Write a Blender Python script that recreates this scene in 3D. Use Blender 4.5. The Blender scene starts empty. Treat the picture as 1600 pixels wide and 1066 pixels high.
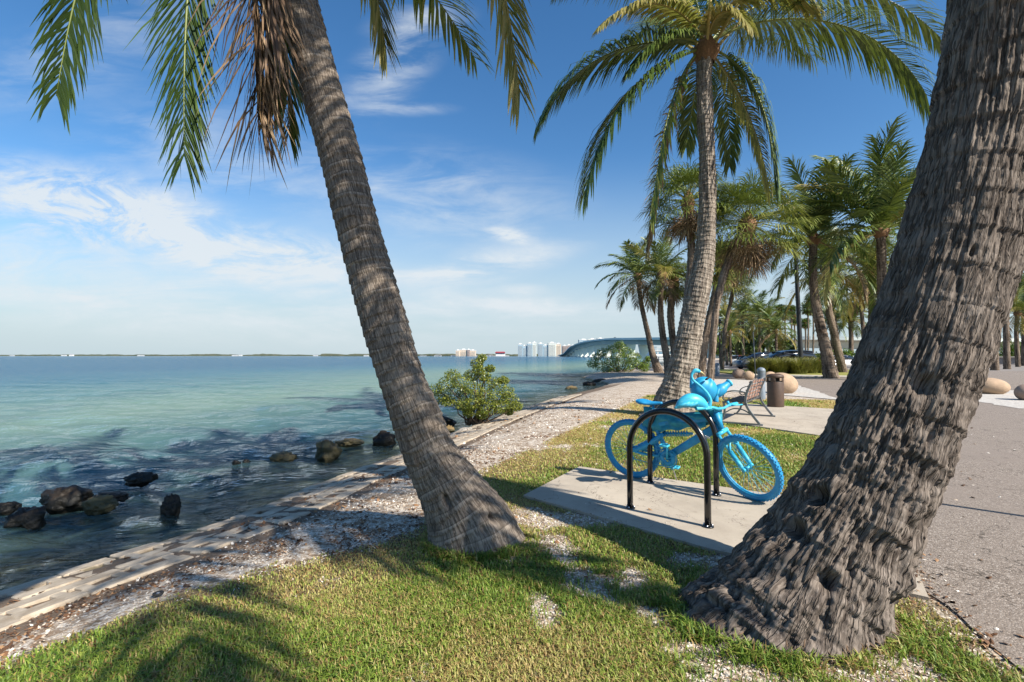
import bpy, math, random
import numpy as np
from mathutils import Vector, Matrix
R = math.radians
sc = bpy.context.scene
col = sc.collection

# ------------------------------------------------------------------ camera
F = 755.0; CX = 800.0; CY = 533.0; CAMZ = 1.4; PITCH = math.atan(23 / F)
cam = bpy.data.cameras.new('camera'); camo = bpy.data.objects.new('camera', cam); col.objects.link(camo)
cam.sensor_width = 36.0; cam.lens = 36.0 * F / 1600.0; cam.clip_start = 0.05; cam.clip_end = 20000
camo.location = (0, 0, CAMZ); camo.rotation_euler = (math.pi / 2 + PITCH, 0, 0)
sc.camera = camo
sc.render.resolution_x = 1024; sc.render.resolution_y = 682
sc.render.engine = 'CYCLES'
sc.view_settings.view_transform = 'Standard'; sc.view_settings.look = 'None'
sc.view_settings.exposure = 0.78; sc.view_settings.gamma = 1
sc.cycles.max_bounces = 6; sc.cycles.transparent_max_bounces = 12
sc.cycles.caustics_reflective = False; sc.cycles.caustics_refractive = False

# ------------------------------------------------------------------ node helper
def nn(nt, typ, ins=None, **kw):
    n = nt.nodes.new(typ)
    for k, v in kw.items(): setattr(n, k, v)
    for k, v in (ins or {}).items():
        if isinstance(v, bpy.types.NodeSocket): nt.links.new(v, n.inputs[k])
        else: n.inputs[k].default_value = v
    return n
def mth(nt, op, a, b=0.0, c=None, clamp=False):
    i = {0: a, 1: b}
    if c is not None: i[2] = c
    return nn(nt, 'ShaderNodeMath', i, operation=op, use_clamp=clamp).outputs[0]
def mixc(nt, f, a, b, bt='MIX'):
    def c4(x): return x if isinstance(x, bpy.types.NodeSocket) else (tuple(x) + (1,))[:4]
    n = nn(nt, 'ShaderNodeMix', {0: f, 6: c4(a), 7: c4(b)}, data_type='RGBA', blend_type=bt)
    return n.outputs[2]
def noise(nt, vec, scale, detail=3, rough=0.55, dist=0.0):
    return nn(nt, 'ShaderNodeTexNoise', {'Vector': vec, 'Scale': scale, 'Detail': detail, 'Roughness': rough, 'Distortion': dist}).outputs[0]
def ramp(nt, f, stops, interp='LINEAR'):
    n = nn(nt, 'ShaderNodeValToRGB', {0: f}); cr = n.color_ramp; cr.interpolation = interp
    while len(cr.elements) > 1: cr.elements.remove(cr.elements[-1])
    for i, (p, c) in enumerate(stops):
        e = cr.elements[0] if i == 0 else cr.elements.new(p)
        e.position = p; e.color = tuple(c) + (1,) if len(c) == 3 else c
    return n.outputs[0]
def sstep(nt, v, a, b):
    return nn(nt, 'ShaderNodeMapRange', {0: v, 1: a, 2: b, 3: 0.0, 4: 1.0}, interpolation_type='SMOOTHSTEP').outputs[0]

# ------------------------------------------------------------------ sky and sun
SUN_EL = R(39); SUN_AZ = R(130)     # clockwise from +Y
w = bpy.data.worlds.new('World'); sc.world = w; w.use_nodes = True
nt = w.node_tree; nt.nodes.clear()
sky = nn(nt, 'ShaderNodeTexSky', sky_type='NISHITA', sun_disc=False, sun_elevation=SUN_EL, sun_rotation=SUN_AZ,
         altitude=0, air_density=1.0, dust_density=0.35, ozone_density=2.5)
tc = nn(nt, 'ShaderNodeTexCoord').outputs['Generated']
sp = nn(nt, 'ShaderNodeSeparateXYZ', {0: tc})
yy = mth(nt, 'MAXIMUM', sp.outputs[1], 0.12)
aa = mth(nt, 'DIVIDE', sp.outputs[0], yy); bb = mth(nt, 'DIVIDE', sp.outputs[2], yy)
hs = nn(nt, 'ShaderNodeHueSaturation', {'Saturation': 1.26, 'Value': 1.12, 'Color': sky.outputs[0]}).outputs[0]
ab = nn(nt, 'ShaderNodeCombineXYZ', {0: aa, 1: bb}).outputs[0]
def cloudnoise(rot, sx, sy, scale, dist=0.6, det=7, rough=0.62):
    m = nn(nt, 'ShaderNodeMapping', {'Vector': ab, 'Rotation': (0, 0, R(rot)), 'Scale': (sx, sy, 1)})
    return noise(nt, m.outputs[0], scale, det, rough, dist)
nz1 = cloudnoise(14, 1.0, 2.6, 5.2, 0.8, 9, 0.68)
nz2 = cloudnoise(-22, 1.0, 4.0, 4.0, 0.5)
nz3 = cloudnoise(0, 1.0, 6.0, 2.2, 0.4)
fine = cloudnoise(20, 1.0, 2.2, 12.0, 0.3)
def blob(px, py, sx, sy, rot, k):
    m = nn(nt, 'ShaderNodeMapping', {'Vector': ab, 'Location': ((px - 800) / F, (556 - py) / F, 0), 'Rotation': (0, 0, R(-rot)),
           'Scale': (sx / F, sy / F, 1)}, vector_type='TEXTURE')
    ln = nn(nt, 'ShaderNodeVectorMath', {0: m.outputs[0]}, operation='LENGTH').outputs[1]
    g = sstep(nt, ln, 1.6, 0.0)
    return mth(nt, 'MULTIPLY', g, k)
def addl(lst):
    r = lst[0]
    for x in lst[1:]: r = mth(nt, 'ADD', r, x)
    return r
m1 = addl([blob(150, 325, 220, 52, 13, 1.7), blob(285, 385, 140, 30, 22, 0.8), blob(455, 405, 130, 40, 8, 1.3), blob(40, 390, 200, 60, 8, 0.5)])
m2 = addl([blob(760, 415, 130, 24, -12, 1.0), blob(600, 110, 110, 45, -48, 0.55), blob(650, 25, 70, 26, -10, 0.5), blob(800, 367, 34, 11, 12, 1.0), blob(660, 430, 90, 10, 0, 0.6),
           blob(130, 70, 230, 60, -20, 0.30), blob(640, 165, 60, 10, 0, 0.4), blob(690, 310, 190, 70, 8, 0.5), blob(330, 250, 200, 90, 10, 0.4)])
m3 = addl([blob(350, 470, 560, 60, 3, 1.1), blob(815, 452, 36, 8, 0, 1.1), blob(880, 482, 150, 16, 0, 0.8), blob(1200, 470, 170, 30, -5, 0.9), blob(1450, 430, 200, 40, -5, 0.5), blob(720, 470, 150, 16, 0, .5)])
c1 = mth(nt, 'MULTIPLY', m1, sstep(nt, nz1, 0.34, 0.64))
c2 = mth(nt, 'MULTIPLY', m2, sstep(nt, nz2, 0.34, 0.64))
c3 = mth(nt, 'MULTIPLY', m3, sstep(nt, nz3, 0.3, 0.72))
cs = mth(nt, 'ADD', mth(nt, 'ADD', c1, c2), c3)
cs = mth(nt, 'MULTIPLY', cs, mth(nt, 'MULTIPLY_ADD', fine, 1.7, 0.08))
# thin general cirrus behind the viewer and a pale band at the horizon
band = nn(nt, 'ShaderNodeMapRange', {0: bb, 1: 0.0, 2: 0.44, 3: 0.96, 4: 0.0}, interpolation_type='SMOOTHSTEP').outputs[0]
cs = mth(nt, 'MAXIMUM', cs, 0.0)
inv_ = mth(nt, 'MULTIPLY', mth(nt, 'SUBTRACT', 1.0, mth(nt, 'MINIMUM', cs, 0.88)), mth(nt, 'SUBTRACT', 1.0, band))
hs2 = mixc(nt, band, hs, (3.75, 4.6, 5.05))
cc = mixc(nt, mth(nt, 'MINIMUM', cs, 0.9), hs2, (5.3, 5.7, 6.0))
bg = nn(nt, 'ShaderNodeBackground', {'Color': cc, 'Strength': 0.086})
out = nn(nt, 'ShaderNodeOutputWorld', {'Surface': bg.outputs[0]})

sun = bpy.data.lights.new('sun', 'SUN'); suno = bpy.data.objects.new('sun', sun); col.objects.link(suno)
sun.energy = 5.0; sun.angle = R(0.53); sun.color = (1.0, 0.93, 0.82)
sdir = Vector((math.sin(SUN_AZ) * math.cos(SUN_EL), math.cos(SUN_AZ) * math.cos(SUN_EL), math.sin(SUN_EL)))
suno.rotation_euler = sdir.to_track_quat('Z', 'Y').to_euler(); suno.location = (30, -30, 30)

# ------------------------------------------------------------------ geometry helpers
def ray(px, py):
    u = (px - CX) / F; v = (CY - py) / F; c = math.cos(PITCH); s = math.sin(PITCH)
    return np.array([u, c - v * s, s + v * c])
def at(px, py, Y):
    d = ray(px, py); return np.array([0, 0, CAMZ]) + d * (Y / d[1])
def gnd(px, py, z=0.0):
    d = ray(px, py); return np.array([0, 0, CAMZ]) + d * ((z - CAMZ) / d[2])
def nrm(v): return v / (np.linalg.norm(v, axis=-1, keepdims=True) + 1e-12)
def hash3(ix, iy, iz, seed):
    h = (ix.astype(np.int64) * 374761393 + iy.astype(np.int64) * 668265263 + iz.astype(np.int64) * 2147483647 + seed * 974711) & 0xffffffff
    h = ((h ^ (h >> 13)) * 1274126177) & 0xffffffff
    h = ((h ^ (h >> 16)) * 2246822519) & 0xffffffff
    return ((h ^ (h >> 15)) & 0xffffff) / float(0xffffff)
def vnoise(x, y, z=0.0, seed=0):
    x = np.asarray(x, float); y = np.asarray(y, float) + 0 * x; z = np.asarray(z, float) + 0 * x
    ix = np.floor(x); iy = np.floor(y); iz = np.floor(z); fx = x - ix; fy = y - iy; fz = z - iz
    fx = fx * fx * (3 - 2 * fx); fy = fy * fy * (3 - 2 * fy); fz = fz * fz * (3 - 2 * fz)
    r = 0
    for a in (0, 1):
        for b in (0, 1):
            for c in (0, 1):
                r = r + hash3(ix + a, iy + b, iz + c, seed) * (fx if a else 1 - fx) * (fy if b else 1 - fy) * (fz if c else 1 - fz)
    return r
def fbm(x, y, z=0.0, seed=0, o=4, g=0.5):
    r = 0; a = 1; t = 0
    for i in range(o):
        k = 2.03 ** i
        r = r + a * vnoise(np.asarray(x) * k, np.asarray(y) * k, np.asarray(z) * k, seed + i * 7); t += a; a *= g
    return r / t

class MB:
    def __init__(s): s.V = []; s.Fs = []; s.T = []; s.U = []; s.n = 0
    def add(s, V, Fc, tint=0.5, uv=None):
        V = np.asarray(V, float).reshape(-1, 3)
        Fc = Fc if isinstance(Fc, list) else [Fc]
        for f in Fc:
            f = np.asarray(f, int)
            if f.size: s.Fs.append(f + s.n)
        s.V.append(V); s.T.append(np.broadcast_to(np.asarray(tint, float), (len(V),)).copy())
        s.U.append(np.zeros((len(V), 2)) if uv is None else np.asarray(uv, float).reshape(-1, 2))
        s.n += len(V); return s
    def arr(s): return np.concatenate(s.V)
WL = {}
def wl(o): return WL.get(o.name, np.zeros(3)) if o else np.zeros(3)
def mk(name, mb, mat, parent=None, smooth=True, world=True, xf=None, attrs=None):
    V = np.concatenate(mb.V)
    if xf is not None: V = V @ xf[0].T + xf[1]
    if world and parent is not None: V = V - wl(parent)
    me = bpy.data.meshes.new(name)
    tot = sum(f.size for f in mb.Fs); nf = sum(len(f) for f in mb.Fs)
    me.vertices.add(len(V)); me.vertices.foreach_set('co', V.astype(np.float32).ravel())
    me.loops.add(tot); me.polygons.add(nf)
    lv = np.concatenate([f.ravel() for f in mb.Fs]).astype(np.int32)
    ls = np.concatenate([np.full(len(f), f.shape[1]) for f in mb.Fs]); st = np.concatenate([[0], np.cumsum(ls)[:-1]]).astype(np.int32)
    me.loops.foreach_set('vertex_index', lv); me.polygons.foreach_set('loop_start', st)
    me.polygons.foreach_set('use_smooth', np.full(nf, bool(smooth)))
    T = np.concatenate(mb.T).astype(np.float32)
    a = me.attributes.new('tint', 'FLOAT', 'POINT'); a.data.foreach_set('value', T)
    U = np.concatenate(mb.U)
    if np.any(U):
        l = me.uv_layers.new(name='UVMap'); l.data.foreach_set('uv', U[lv].astype(np.float32).ravel())
    for k, v in (attrs or {}).items():
        a = me.attributes.new(k, 'FLOAT', 'POINT'); a.data.foreach_set('value', np.asarray(v, np.float32))
    me.update(); me.validate()
    if mat: me.materials.append(mat)
    o = bpy.data.objects.new(name, me); col.objects.link(o)
    if parent is not None: o.parent = parent
    WL[o.name] = wl(parent)
    return o
def tag(o, label=None, cat=None, group=None, kind=None):
    if label: o['label'] = label
    if cat: o['category'] = cat
    if group: o['group'] = group
    if kind: o['kind'] = kind
    return o
def thing(name, label, cat, loc, group=None):
    o = bpy.data.objects.new(name, None); col.objects.link(o); o.empty_display_size = 0.2
    o.location = tuple(float(c) for c in loc); WL[o.name] = np.array(loc, float)
    return tag(o, label, cat, group)
def dup(o, parent=None, loc=None, rotz=None):
    c = o.copy(); col.objects.link(c)
    if parent is not None: c.parent = parent
    if loc is not None: c.location = loc
    if rotz is not None: c.rotation_euler = (0, 0, rotz)
    for ch in list(o.children): dup(ch, c)
    return c

def catmull(P, n):
    P = np.asarray(P, float); m = len(P)
    if m == 2:
        t = np.linspace(0, 1, n)[:, None]; return P[0] * (1 - t) + P[1] * t
    Q = np.vstack([2 * P[0] - P[1], P, 2 * P[-1] - P[-2]])
    d = np.concatenate([[0], np.cumsum(np.linalg.norm(np.diff(P[:, :3], axis=0), axis=1))]); d /= d[-1]
    t = np.linspace(0, 1, n); i = np.clip(np.searchsorted(d, t, side='right') - 1, 0, m - 2)
    u = ((t - d[i]) / (d[i + 1] - d[i] + 1e-12))[:, None]
    a, b, c, e = Q[i], Q[i + 1], Q[i + 2], Q[i + 3]
    return 0.5 * ((2 * b) + (c - a) * u + (2 * a - 5 * b + 4 * c - e) * u ** 2 + (3 * b - a - 3 * c + e) * u ** 3)
def frames(P):
    T = nrm(np.gradient(P, axis=0)); n = len(P); N = np.zeros_like(P)
    r = np.array([0, 0, 1.0]) if abs(T[0][2]) < 0.9 else np.array([1.0, 0, 0])
    v = nrm(np.cross(T[0], np.cross(r, T[0])))
    for i in range(n):
        v = v - T[i] * np.dot(v, T[i]); v = v / (np.linalg.norm(v) + 1e-12); N[i] = v
    return T, N, np.cross(T, N)
def tube(P, r, sides=10, caps=True, closed=False):
    P = np.asarray(P, float); n = len(P); r = np.broadcast_to(np.asarray(r, float), (n,))
    if closed:
        c = P.mean(0); T = nrm(np.roll(P, -1, 0) - np.roll(P, 1, 0)); N = nrm(P - c); N = nrm(N - T * np.sum(N * T, 1, keepdims=True)); B = np.cross(T, N)
    else: T, N, B = frames(P)
    a = np.linspace(0, 2 * np.pi, sides, endpoint=False)
    V = P[:, None] + r[:, None, None] * (np.cos(a)[None, :, None] * N[:, None] + np.sin(a)[None, :, None] * B[:, None])
    V = V.reshape(-1, 3); m = n if closed else n - 1
    i = np.arange(m)[:, None]; j = np.arange(sides)[None]; i2 = (i + 1) % n; j2 = (j + 1) % sides
    Fq = np.stack([i * sides + j, i * sides + j2, i2 * sides + j2, i2 * sides + j], -1).reshape(-1, 4)
    fl = [Fq]
    if caps and not closed:
        V = np.vstack([V, P[0], P[-1]]); k = n * sides; jj = np.arange(sides); j3 = (jj + 1) % sides
        fl.append(np.stack([np.full(sides, k), j3, jj], 1)); fl.append(np.stack([np.full(sides, k + 1), (n - 1) * sides + jj, (n - 1) * sides + j3], 1))
    return V, fl
def rotm(rx=0, ry=0, rz=0):
    return np.array(Matrix.Rotation(rz, 3, 'Z') @ Matrix.Rotation(ry, 3, 'Y') @ Matrix.Rotation(rx, 3, 'X'))
def box(c, s, M=None, bev=0.0):
    s = np.array(s, float) / 2; b = min(bev, min(s) * 0.9)
    if b <= 0:
        V = np.array([[x, y, z] for x in (-1, 1) for y in (-1, 1) for z in (-1, 1)], float) * s
        Fq = np.array([[0, 1, 3, 2], [4, 6, 7, 5], [0, 4, 5, 1], [2, 3, 7, 6], [0, 2, 6, 4], [1, 5, 7, 3]])
        Fl = [Fq]
    else:
        # chamfered box: 24 verts
        V = []; idx = {}
        for ax in range(3):
            for sx in (-1, 1):
                for sy in (-1, 1):
                    for sz in (-1, 1):
                        sg = (sx, sy, sz); p = [sg[k] * (s[k] if k == ax else s[k] - b) for k in range(3)]
                        idx[(ax, sg)] = len(V); V.append(p)
        Q = []; Tt = []
        for ax in range(3):
            o1, o2 = [k for k in range(3) if k != ax]
            for sg in (-1, 1):
                def g(a1, a2):
                    t = [0, 0, 0]; t[ax] = sg; t[o1] = a1; t[o2] = a2; return idx[(ax, tuple(t))]
                q = [g(-1, -1), g(1, -1), g(1, 1), g(-1, 1)]
                Q.append(q)
        for ax in range(3):          # edges parallel to ax
            o1, o2 = [k for k in range(3) if k != ax]
            for a1 in (-1, 1):
                for a2 in (-1, 1):
                    def g(f, e):
                        t = [0, 0, 0]; t[ax] = e; t[o1] = a1; t[o2] = a2; return idx[(f, tuple(t))]
                    Q.append([g(o1, -1), g(o1, 1), g(o2, 1), g(o2, -1)])
        for a1 in (-1, 1):
            for a2 in (-1, 1):
                for a3 in (-1, 1): Tt.append([idx[(k, (a1, a2, a3))] for k in range(3)])
        V = np.array(V, float); fixed = []
        for L in (Q, Tt):
            for f in L:
                n_ = np.cross(V[f[1]] - V[f[0]], V[f[2]] - V[f[0]])
                if np.dot(n_, V[f].mean(0)) < 0: f.reverse()
        Fl = [np.array(Q), np.array(Tt)]
    if M is not None: V = V @ np.asarray(M).T
    return V + np.asarray(c, float), Fl
def lathe(prof, sides=24, c=(0, 0, 0), M=None):
    prof = np.asarray(prof, float); n = len(prof); a = np.linspace(0, 2 * np.pi, sides, endpoint=False)
    V = np.stack([prof[:, 0, None] * np.cos(a), prof[:, 0, None] * np.sin(a), np.repeat(prof[:, 1, None], sides, 1)], -1).reshape(-1, 3)
    i = np.arange(n - 1)[:, None]; j = np.arange(sides)[None]; j2 = (j + 1) % sides
    Fq = np.stack([i * sides + j, i * sides + j2, (i + 1) * sides + j2, (i + 1) * sides + j], -1).reshape(-1, 4)
    if M is not None: V = V @ np.asarray(M).T
    return V + np.asarray(c, float), [Fq]
def ell(c, r, M=None, n=16, m=12, sh=None):
    th = np.linspace(0.02, np.pi - 0.02, m); prof = np.stack([np.sin(th), -np.cos(th)], 1)
    V, Fl = lathe(prof, n); V = V * np.asarray(r, float)
    if sh is not None: V = sh(V)
    if M is not None: V = V @ np.asarray(M).T
    return V + np.asarray(c, float), Fl
def ico(sub=3):
    import bmesh
    bm = bmesh.new(); bmesh.ops.create_icosphere(bm, subdivisions=sub, radius=1)
    V = np.array([v.co[:] for v in bm.verts]); Fq = np.array([[v.index for v in f.verts] for f in bm.faces]); bm.free(); return V, Fq
def prism(poly, z0, z1):
    """closed ngon prism, poly (n,2) counter-clockwise"""
    poly = np.asarray(poly, float); n = len(poly)
    V = np.vstack([np.c_[poly, np.full(n, z0)], np.c_[poly, np.full(n, z1)]])
    i = np.arange(n); j = (i + 1) % n
    return V, [np.arange(n, 2 * n)[None], np.arange(n)[::-1][None], np.stack([i, j, j + n, i + n], 1)]

# ------------------------------------------------------------------ materials
MT = {}
def newmat(name):
    m = bpy.data.materials.new(name); m.use_nodes = True; m.node_tree.nodes.clear(); MT[name] = m
    return m, m.node_tree
def fin(nt, sh, disp=None):
    nn(nt, 'ShaderNodeOutputMaterial', {'Surface': sh})
def bsdf(nt, colr, rough=0.7, normal=None, metal=0.0, spec=0.5, coat=0.0, trans=None):
    i = {'Base Color': colr if isinstance(colr, bpy.types.NodeSocket) else tuple(colr) + (1,), 'Roughness': rough, 'Metallic': metal, 'Specular IOR Level': spec}
    if normal is not None: i['Normal'] = normal
    if coat: i['Coat Weight'] = coat
    return nn(nt, 'ShaderNodeBsdfPrincipled', i).outputs[0]
def bump(nt, h, s=0.5, d=0.01, normal=None):
    i = {'Height': h, 'Strength': s, 'Distance': d}
    if normal is not None: i['Normal'] = normal
    return nn(nt, 'ShaderNodeBump', i).outputs[0]
def objc(nt): return nn(nt, 'ShaderNodeTexCoord').outputs['Object']
def attr(nt, n): return nn(nt, 'ShaderNodeAttribute', attribute_name=n).outputs['Fac']

def simple(name, c1, c2=None, scale=8, rough=0.6, bs=0.3, bd=0.005, metal=0.0, spec=0.5, bscale=60, coat=0.0):
    m, nt = newmat(name); o = objc(nt)
    f = noise(nt, o, scale, 5, 0.6)
    c = mixc(nt, sstep(nt, f, 0.32, 0.68), c1, c2 or tuple(x * 0.75 for x in c1))
    b = bump(nt, noise(nt, o, bscale, 4), bs, bd)
    fin(nt, bsdf(nt, c, rough, b, metal, spec, coat)); return m
simple('concrete', (0.42, 0.37, 0.31), (0.34, 0.30, 0.25), 3, 0.9, 0.35, 0.004, bscale=90)
simple('block_concrete', (0.50, 0.42, 0.32), (0.34, 0.28, 0.21), 9, 0.9, 0.5, 0.006, bscale=70)
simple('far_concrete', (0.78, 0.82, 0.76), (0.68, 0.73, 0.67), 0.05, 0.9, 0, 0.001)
simple('black_paint', (0.006, 0.006, 0.007), (0.012, 0.012, 0.012), 20, 0.22, 0.05, 0.001, coat=0.3)
simple('black_metal', (0.01, 0.011, 0.012), (0.015, 0.015, 0.016), 5, 0.45, 0.05, 0.001)
simple('blue_paint', (0.02, 0.36, 0.60), (0.015, 0.30, 0.52), 14, 0.32, 0.15, 0.001, bscale=120, coat=0.15)
simple('light_blue_paint', (0.08, 0.50, 0.65), (0.04, 0.40, 0.58), 14, 0.3, 0.15, 0.001, bscale=120)
simple('teal_cloth', (0.015, 0.21, 0.30), (0.03, 0.29, 0.36), 22, 0.65, 0.4, 0.004, bscale=70)
def painted(name, c1, c2, chip, rough):
    m, nt = newmat(name); o = objc(nt)
    c = mixc(nt, sstep(nt, noise(nt, o, 6, 5, 0.65), 0.35, 0.65), c1, c2)
    c = mixc(nt, sstep(nt, noise(nt, o, 55, 4, 0.7), 0.66, 0.70), c, chip)
    c = mixc(nt, mth(nt, 'MULTIPLY', sstep(nt, noise(nt, o, 17, 5, 0.7), 0.52, 0.7), 0.45), c, (0.05, 0.16, 0.20))
    r = mth(nt, 'MULTIPLY_ADD', noise(nt, o, 24, 4), 0.35, rough - 0.12)
    fin(nt, bsdf(nt, c, r, bump(nt, noise(nt, o, 140, 4), 0.35, 0.0015))); return m
painted('blue_paint', (0.018, 0.33, 0.58), (0.012, 0.24, 0.47), (0.10, 0.16, 0.18), 0.42)
painted('light_blue_paint', (0.06, 0.48, 0.66), (0.03, 0.36, 0.56), (0.35, 0.55, 0.6), 0.38)
simple('tyre_blue', (0.015, 0.27, 0.56), (0.012, 0.22, 0.46), 25, 0.5, 0.3, 0.002)
simple('steel', (0.55, 0.55, 0.56), (0.4, 0.4, 0.42), 30, 0.3, 0.1, 0.001, metal=0.9)
simple('beak', (0.55, 0.45, 0.18), (0.5, 0.4, 0.2), 30, 0.4, 0.1, 0.001)
simple('grey_metal', (0.17, 0.185, 0.19), (0.13, 0.14, 0.145), 9, 0.42, 0.1, 0.001)
simple('bollard_grey', (0.20, 0.24, 0.29), (0.16, 0.19, 0.23), 9, 0.5, 0.1, 0.001)
simple('wood_slat', (0.27, 0.14, 0.09), (0.19, 0.10, 0.065), 12, 0.55, 0.3, 0.002)
simple('dark_slat', (0.06, 0.06, 0.065), (0.09, 0.085, 0.08), 12, 0.5, 0.3, 0.002)
simple('bin_brown', (0.085, 0.05, 0.033), (0.065, 0.04, 0.027), 10, 0.55, 0.2, 0.002)
simple('egg_stone', (0.46, 0.32, 0.21), (0.34, 0.24, 0.16), 3, 0.9, 0.8, 0.02, bscale=26)
simple('rock_dark', (0.012, 0.010, 0.008), (0.035, 0.025, 0.016), 6, 0.55, 0.9, 0.02, bscale=22, spec=0.3)
simple('rock_brown', (0.26, 0.17, 0.06), (0.08, 0.055, 0.025), 7, 0.7, 0.9, 0.02, bscale=22)
simple('rock_pale', (0.34, 0.31, 0.27), (0.2, 0.18, 0.15), 5, 0.85, 0.8, 0.015, bscale=22)
simple('white_wall', (0.72, 0.71, 0.68), (0.62, 0.61, 0.59), 0.1, 0.8, 0, 0.001)
simple('beige_wall', (0.55, 0.45, 0.34), (0.48, 0.4, 0.32), 0.05, 0.8, 0, 0.001)
simple('brown_wall', (0.20, 0.15, 0.13), (0.17, 0.13, 0.11), 0.05, 0.8, 0, 0.001)
simple('glass_wall', (0.10, 0.19, 0.26), (0.15, 0.25, 0.32), 0.06, 0.25, 0, 0.001)
simple('pale_glass_wall', (0.36, 0.42, 0.42), (0.45, 0.5, 0.48), 0.06, 0.4, 0, 0.001)
simple('red_roof', (0.32, 0.05, 0.07), (0.28, 0.05, 0.06), 0.1, 0.8, 0, 0.001)
simple('grey_roof', (0.3, 0.3, 0.31), (0.35, 0.34, 0.33), 0.1, 0.8, 0, 0.001)
simple('far_trees', (0.045, 0.06, 0.035), (0.09, 0.095, 0.06), 0.08, 0.95, 0, 0.001)
simple('car_glass', (0.01, 0.012, 0.015), (0.012, 0.014, 0.02), 2, 0.06, 0, 0.001, spec=0.8)
simple('car_grey', (0.16, 0.18, 0.20), (0.17, 0.19, 0.21), 2, 0.28, 0, 0.001, metal=0.6, coat=0.6)
simple('car_dark', (0.012, 0.018, 0.035), (0.014, 0.02, 0.04), 2, 0.25, 0, 0.001, coat=0.7)
simple('car_white', (0.7, 0.7, 0.7), (0.68, 0.68, 0.68), 2, 0.25, 0, 0.001, coat=0.7)
simple('car_red', (0.25, 0.02, 0.02), (0.23, 0.02, 0.02), 2, 0.25, 0, 0.001, coat=0.7)
simple('rubber', (0.012, 0.012, 0.012), (0.02, 0.02, 0.02), 10, 0.8, 0.2, 0.002)
simple('lamp_red', (0.4, 0.01, 0.02), None, 5, 0.2, 0, 0.001)
simple('lamp_clear', (0.75, 0.75, 0.72), None, 5, 0.15, 0, 0.001)
simple('branch', (0.16, 0.10, 0.06), (0.1, 0.065, 0.04), 20, 0.85, 0.5, 0.004)
simple('fibre', (0.24, 0.13, 0.06), (0.14, 0.075, 0.035), 25, 0.9, 0.8, 0.01)
simple('kerb', (0.5, 0.46, 0.4), (0.4, 0.37, 0.32), 5, 0.9, 0.3, 0.003)
simple('low_wall', (0.30, 0.27, 0.25), (0.22, 0.2, 0.19), 3, 0.9, 0.4, 0.006)

for nm_, zz_, dk_ in (('block_concrete', -0.262, (0.10, 0.085, 0.05)), ('rock_dark', -0.29, (0.008, 0.008, 0.006)), ('rock_brown', -0.29, (0.05, 0.045, 0.018))):
    nt = MT[nm_].node_tree; b_ = [n for n in nt.nodes if n.type == 'BSDF_PRINCIPLED'][0]; src = b_.inputs['Base Color'].links[0].from_socket
    g_ = nn(nt, 'ShaderNodeNewGeometry').outputs['Position']; pz_ = nn(nt, 'ShaderNodeSeparateXYZ', {0: g_}).outputs[2]
    wv_ = mth(nt, 'ADD', pz_, mth(nt, 'MULTIPLY_ADD', noise(nt, g_, 7.0, 4), 0.12, -0.06))
    wl_ = sstep(nt, wv_, zz_ + 0.015, zz_ - 0.015)
    nt.links.new(mixc(nt, mth(nt, 'MULTIPLY', wl_, 0.85), src, dk_), b_.inputs['Base Color'])
    if nm_ == 'block_concrete':
        st_ = sstep(nt, noise(nt, g_, 3.0, 5, 0.65), 0.5, 0.68); nt.links.new(mixc(nt, mth(nt, 'MULTIPLY', st_, 0.6), b_.inputs['Base Color'].links[0].from_socket, (0.22, 0.16, 0.10)), b_.inputs['Base Color'])
def mat_leaf(name, ca, cb, cc_, trans=0.3, rough=0.42):
    """leaf colour varies per leaflet through the tint attribute"""
    m, nt = newmat(name)
    t = attr(nt, 'tint')
    rnd = nn(nt, 'ShaderNodeObjectInfo').outputs['Random']
    t2 = mth(nt, 'ADD', t, mth(nt, 'MULTIPLY_ADD', rnd, 0.3, -0.15))
    c = ramp(nt, t2, [(0.0, ca), (0.5, cb), (1.0, cc_)])
    p = nn(nt, 'ShaderNodeBsdfPrincipled', {'Base Color': c, 'Roughness': rough, 'Specular IOR Level': 0.5}).outputs[0]
    tr = nn(nt, 'ShaderNodeBsdfTranslucent', {'Color': mixc(nt, 0.4, c, (0.35, 0.42, 0.04))}).outputs[0]
    fin(nt, nn(nt, 'ShaderNodeMixShader', {0: trans, 1: p, 2: tr}).outputs[0]); return m
mat_leaf('frond_green', (0.028, 0.055, 0.012), (0.085, 0.135, 0.026), (0.24, 0.27, 0.065), 0.14)
mat_leaf('frond_yellow', (0.12, 0.13, 0.03), (0.32, 0.28, 0.08), (0.50, 0.38, 0.13))
mat_leaf('frond_dead', (0.07, 0.04, 0.025), (0.17, 0.10, 0.055), (0.42, 0.28, 0.15), 0.15, 0.7)
mat_leaf('sabal_leaf', (0.05, 0.085, 0.016), (0.14, 0.185, 0.035), (0.38, 0.34, 0.09), 0.16)
mat_leaf('mangrove_leaf', (0.05, 0.085, 0.012), (0.12, 0.16, 0.022), (0.30, 0.31, 0.05), 0.25, 0.35)
mat_leaf('bright_leaf', (0.04, 0.085, 0.012), (0.10, 0.17, 0.022), (0.2, 0.27, 0.04), 0.25, 0.35)
mat_leaf('dark_leaf', (0.02, 0.04, 0.009), (0.045, 0.085, 0.016), (0.11, 0.15, 0.03), 0.2, 0.45)
mat_leaf('reed_leaf', (0.10, 0.12, 0.03), (0.20, 0.20, 0.055), (0.38, 0.33, 0.13), 0.25, 0.5)

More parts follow.
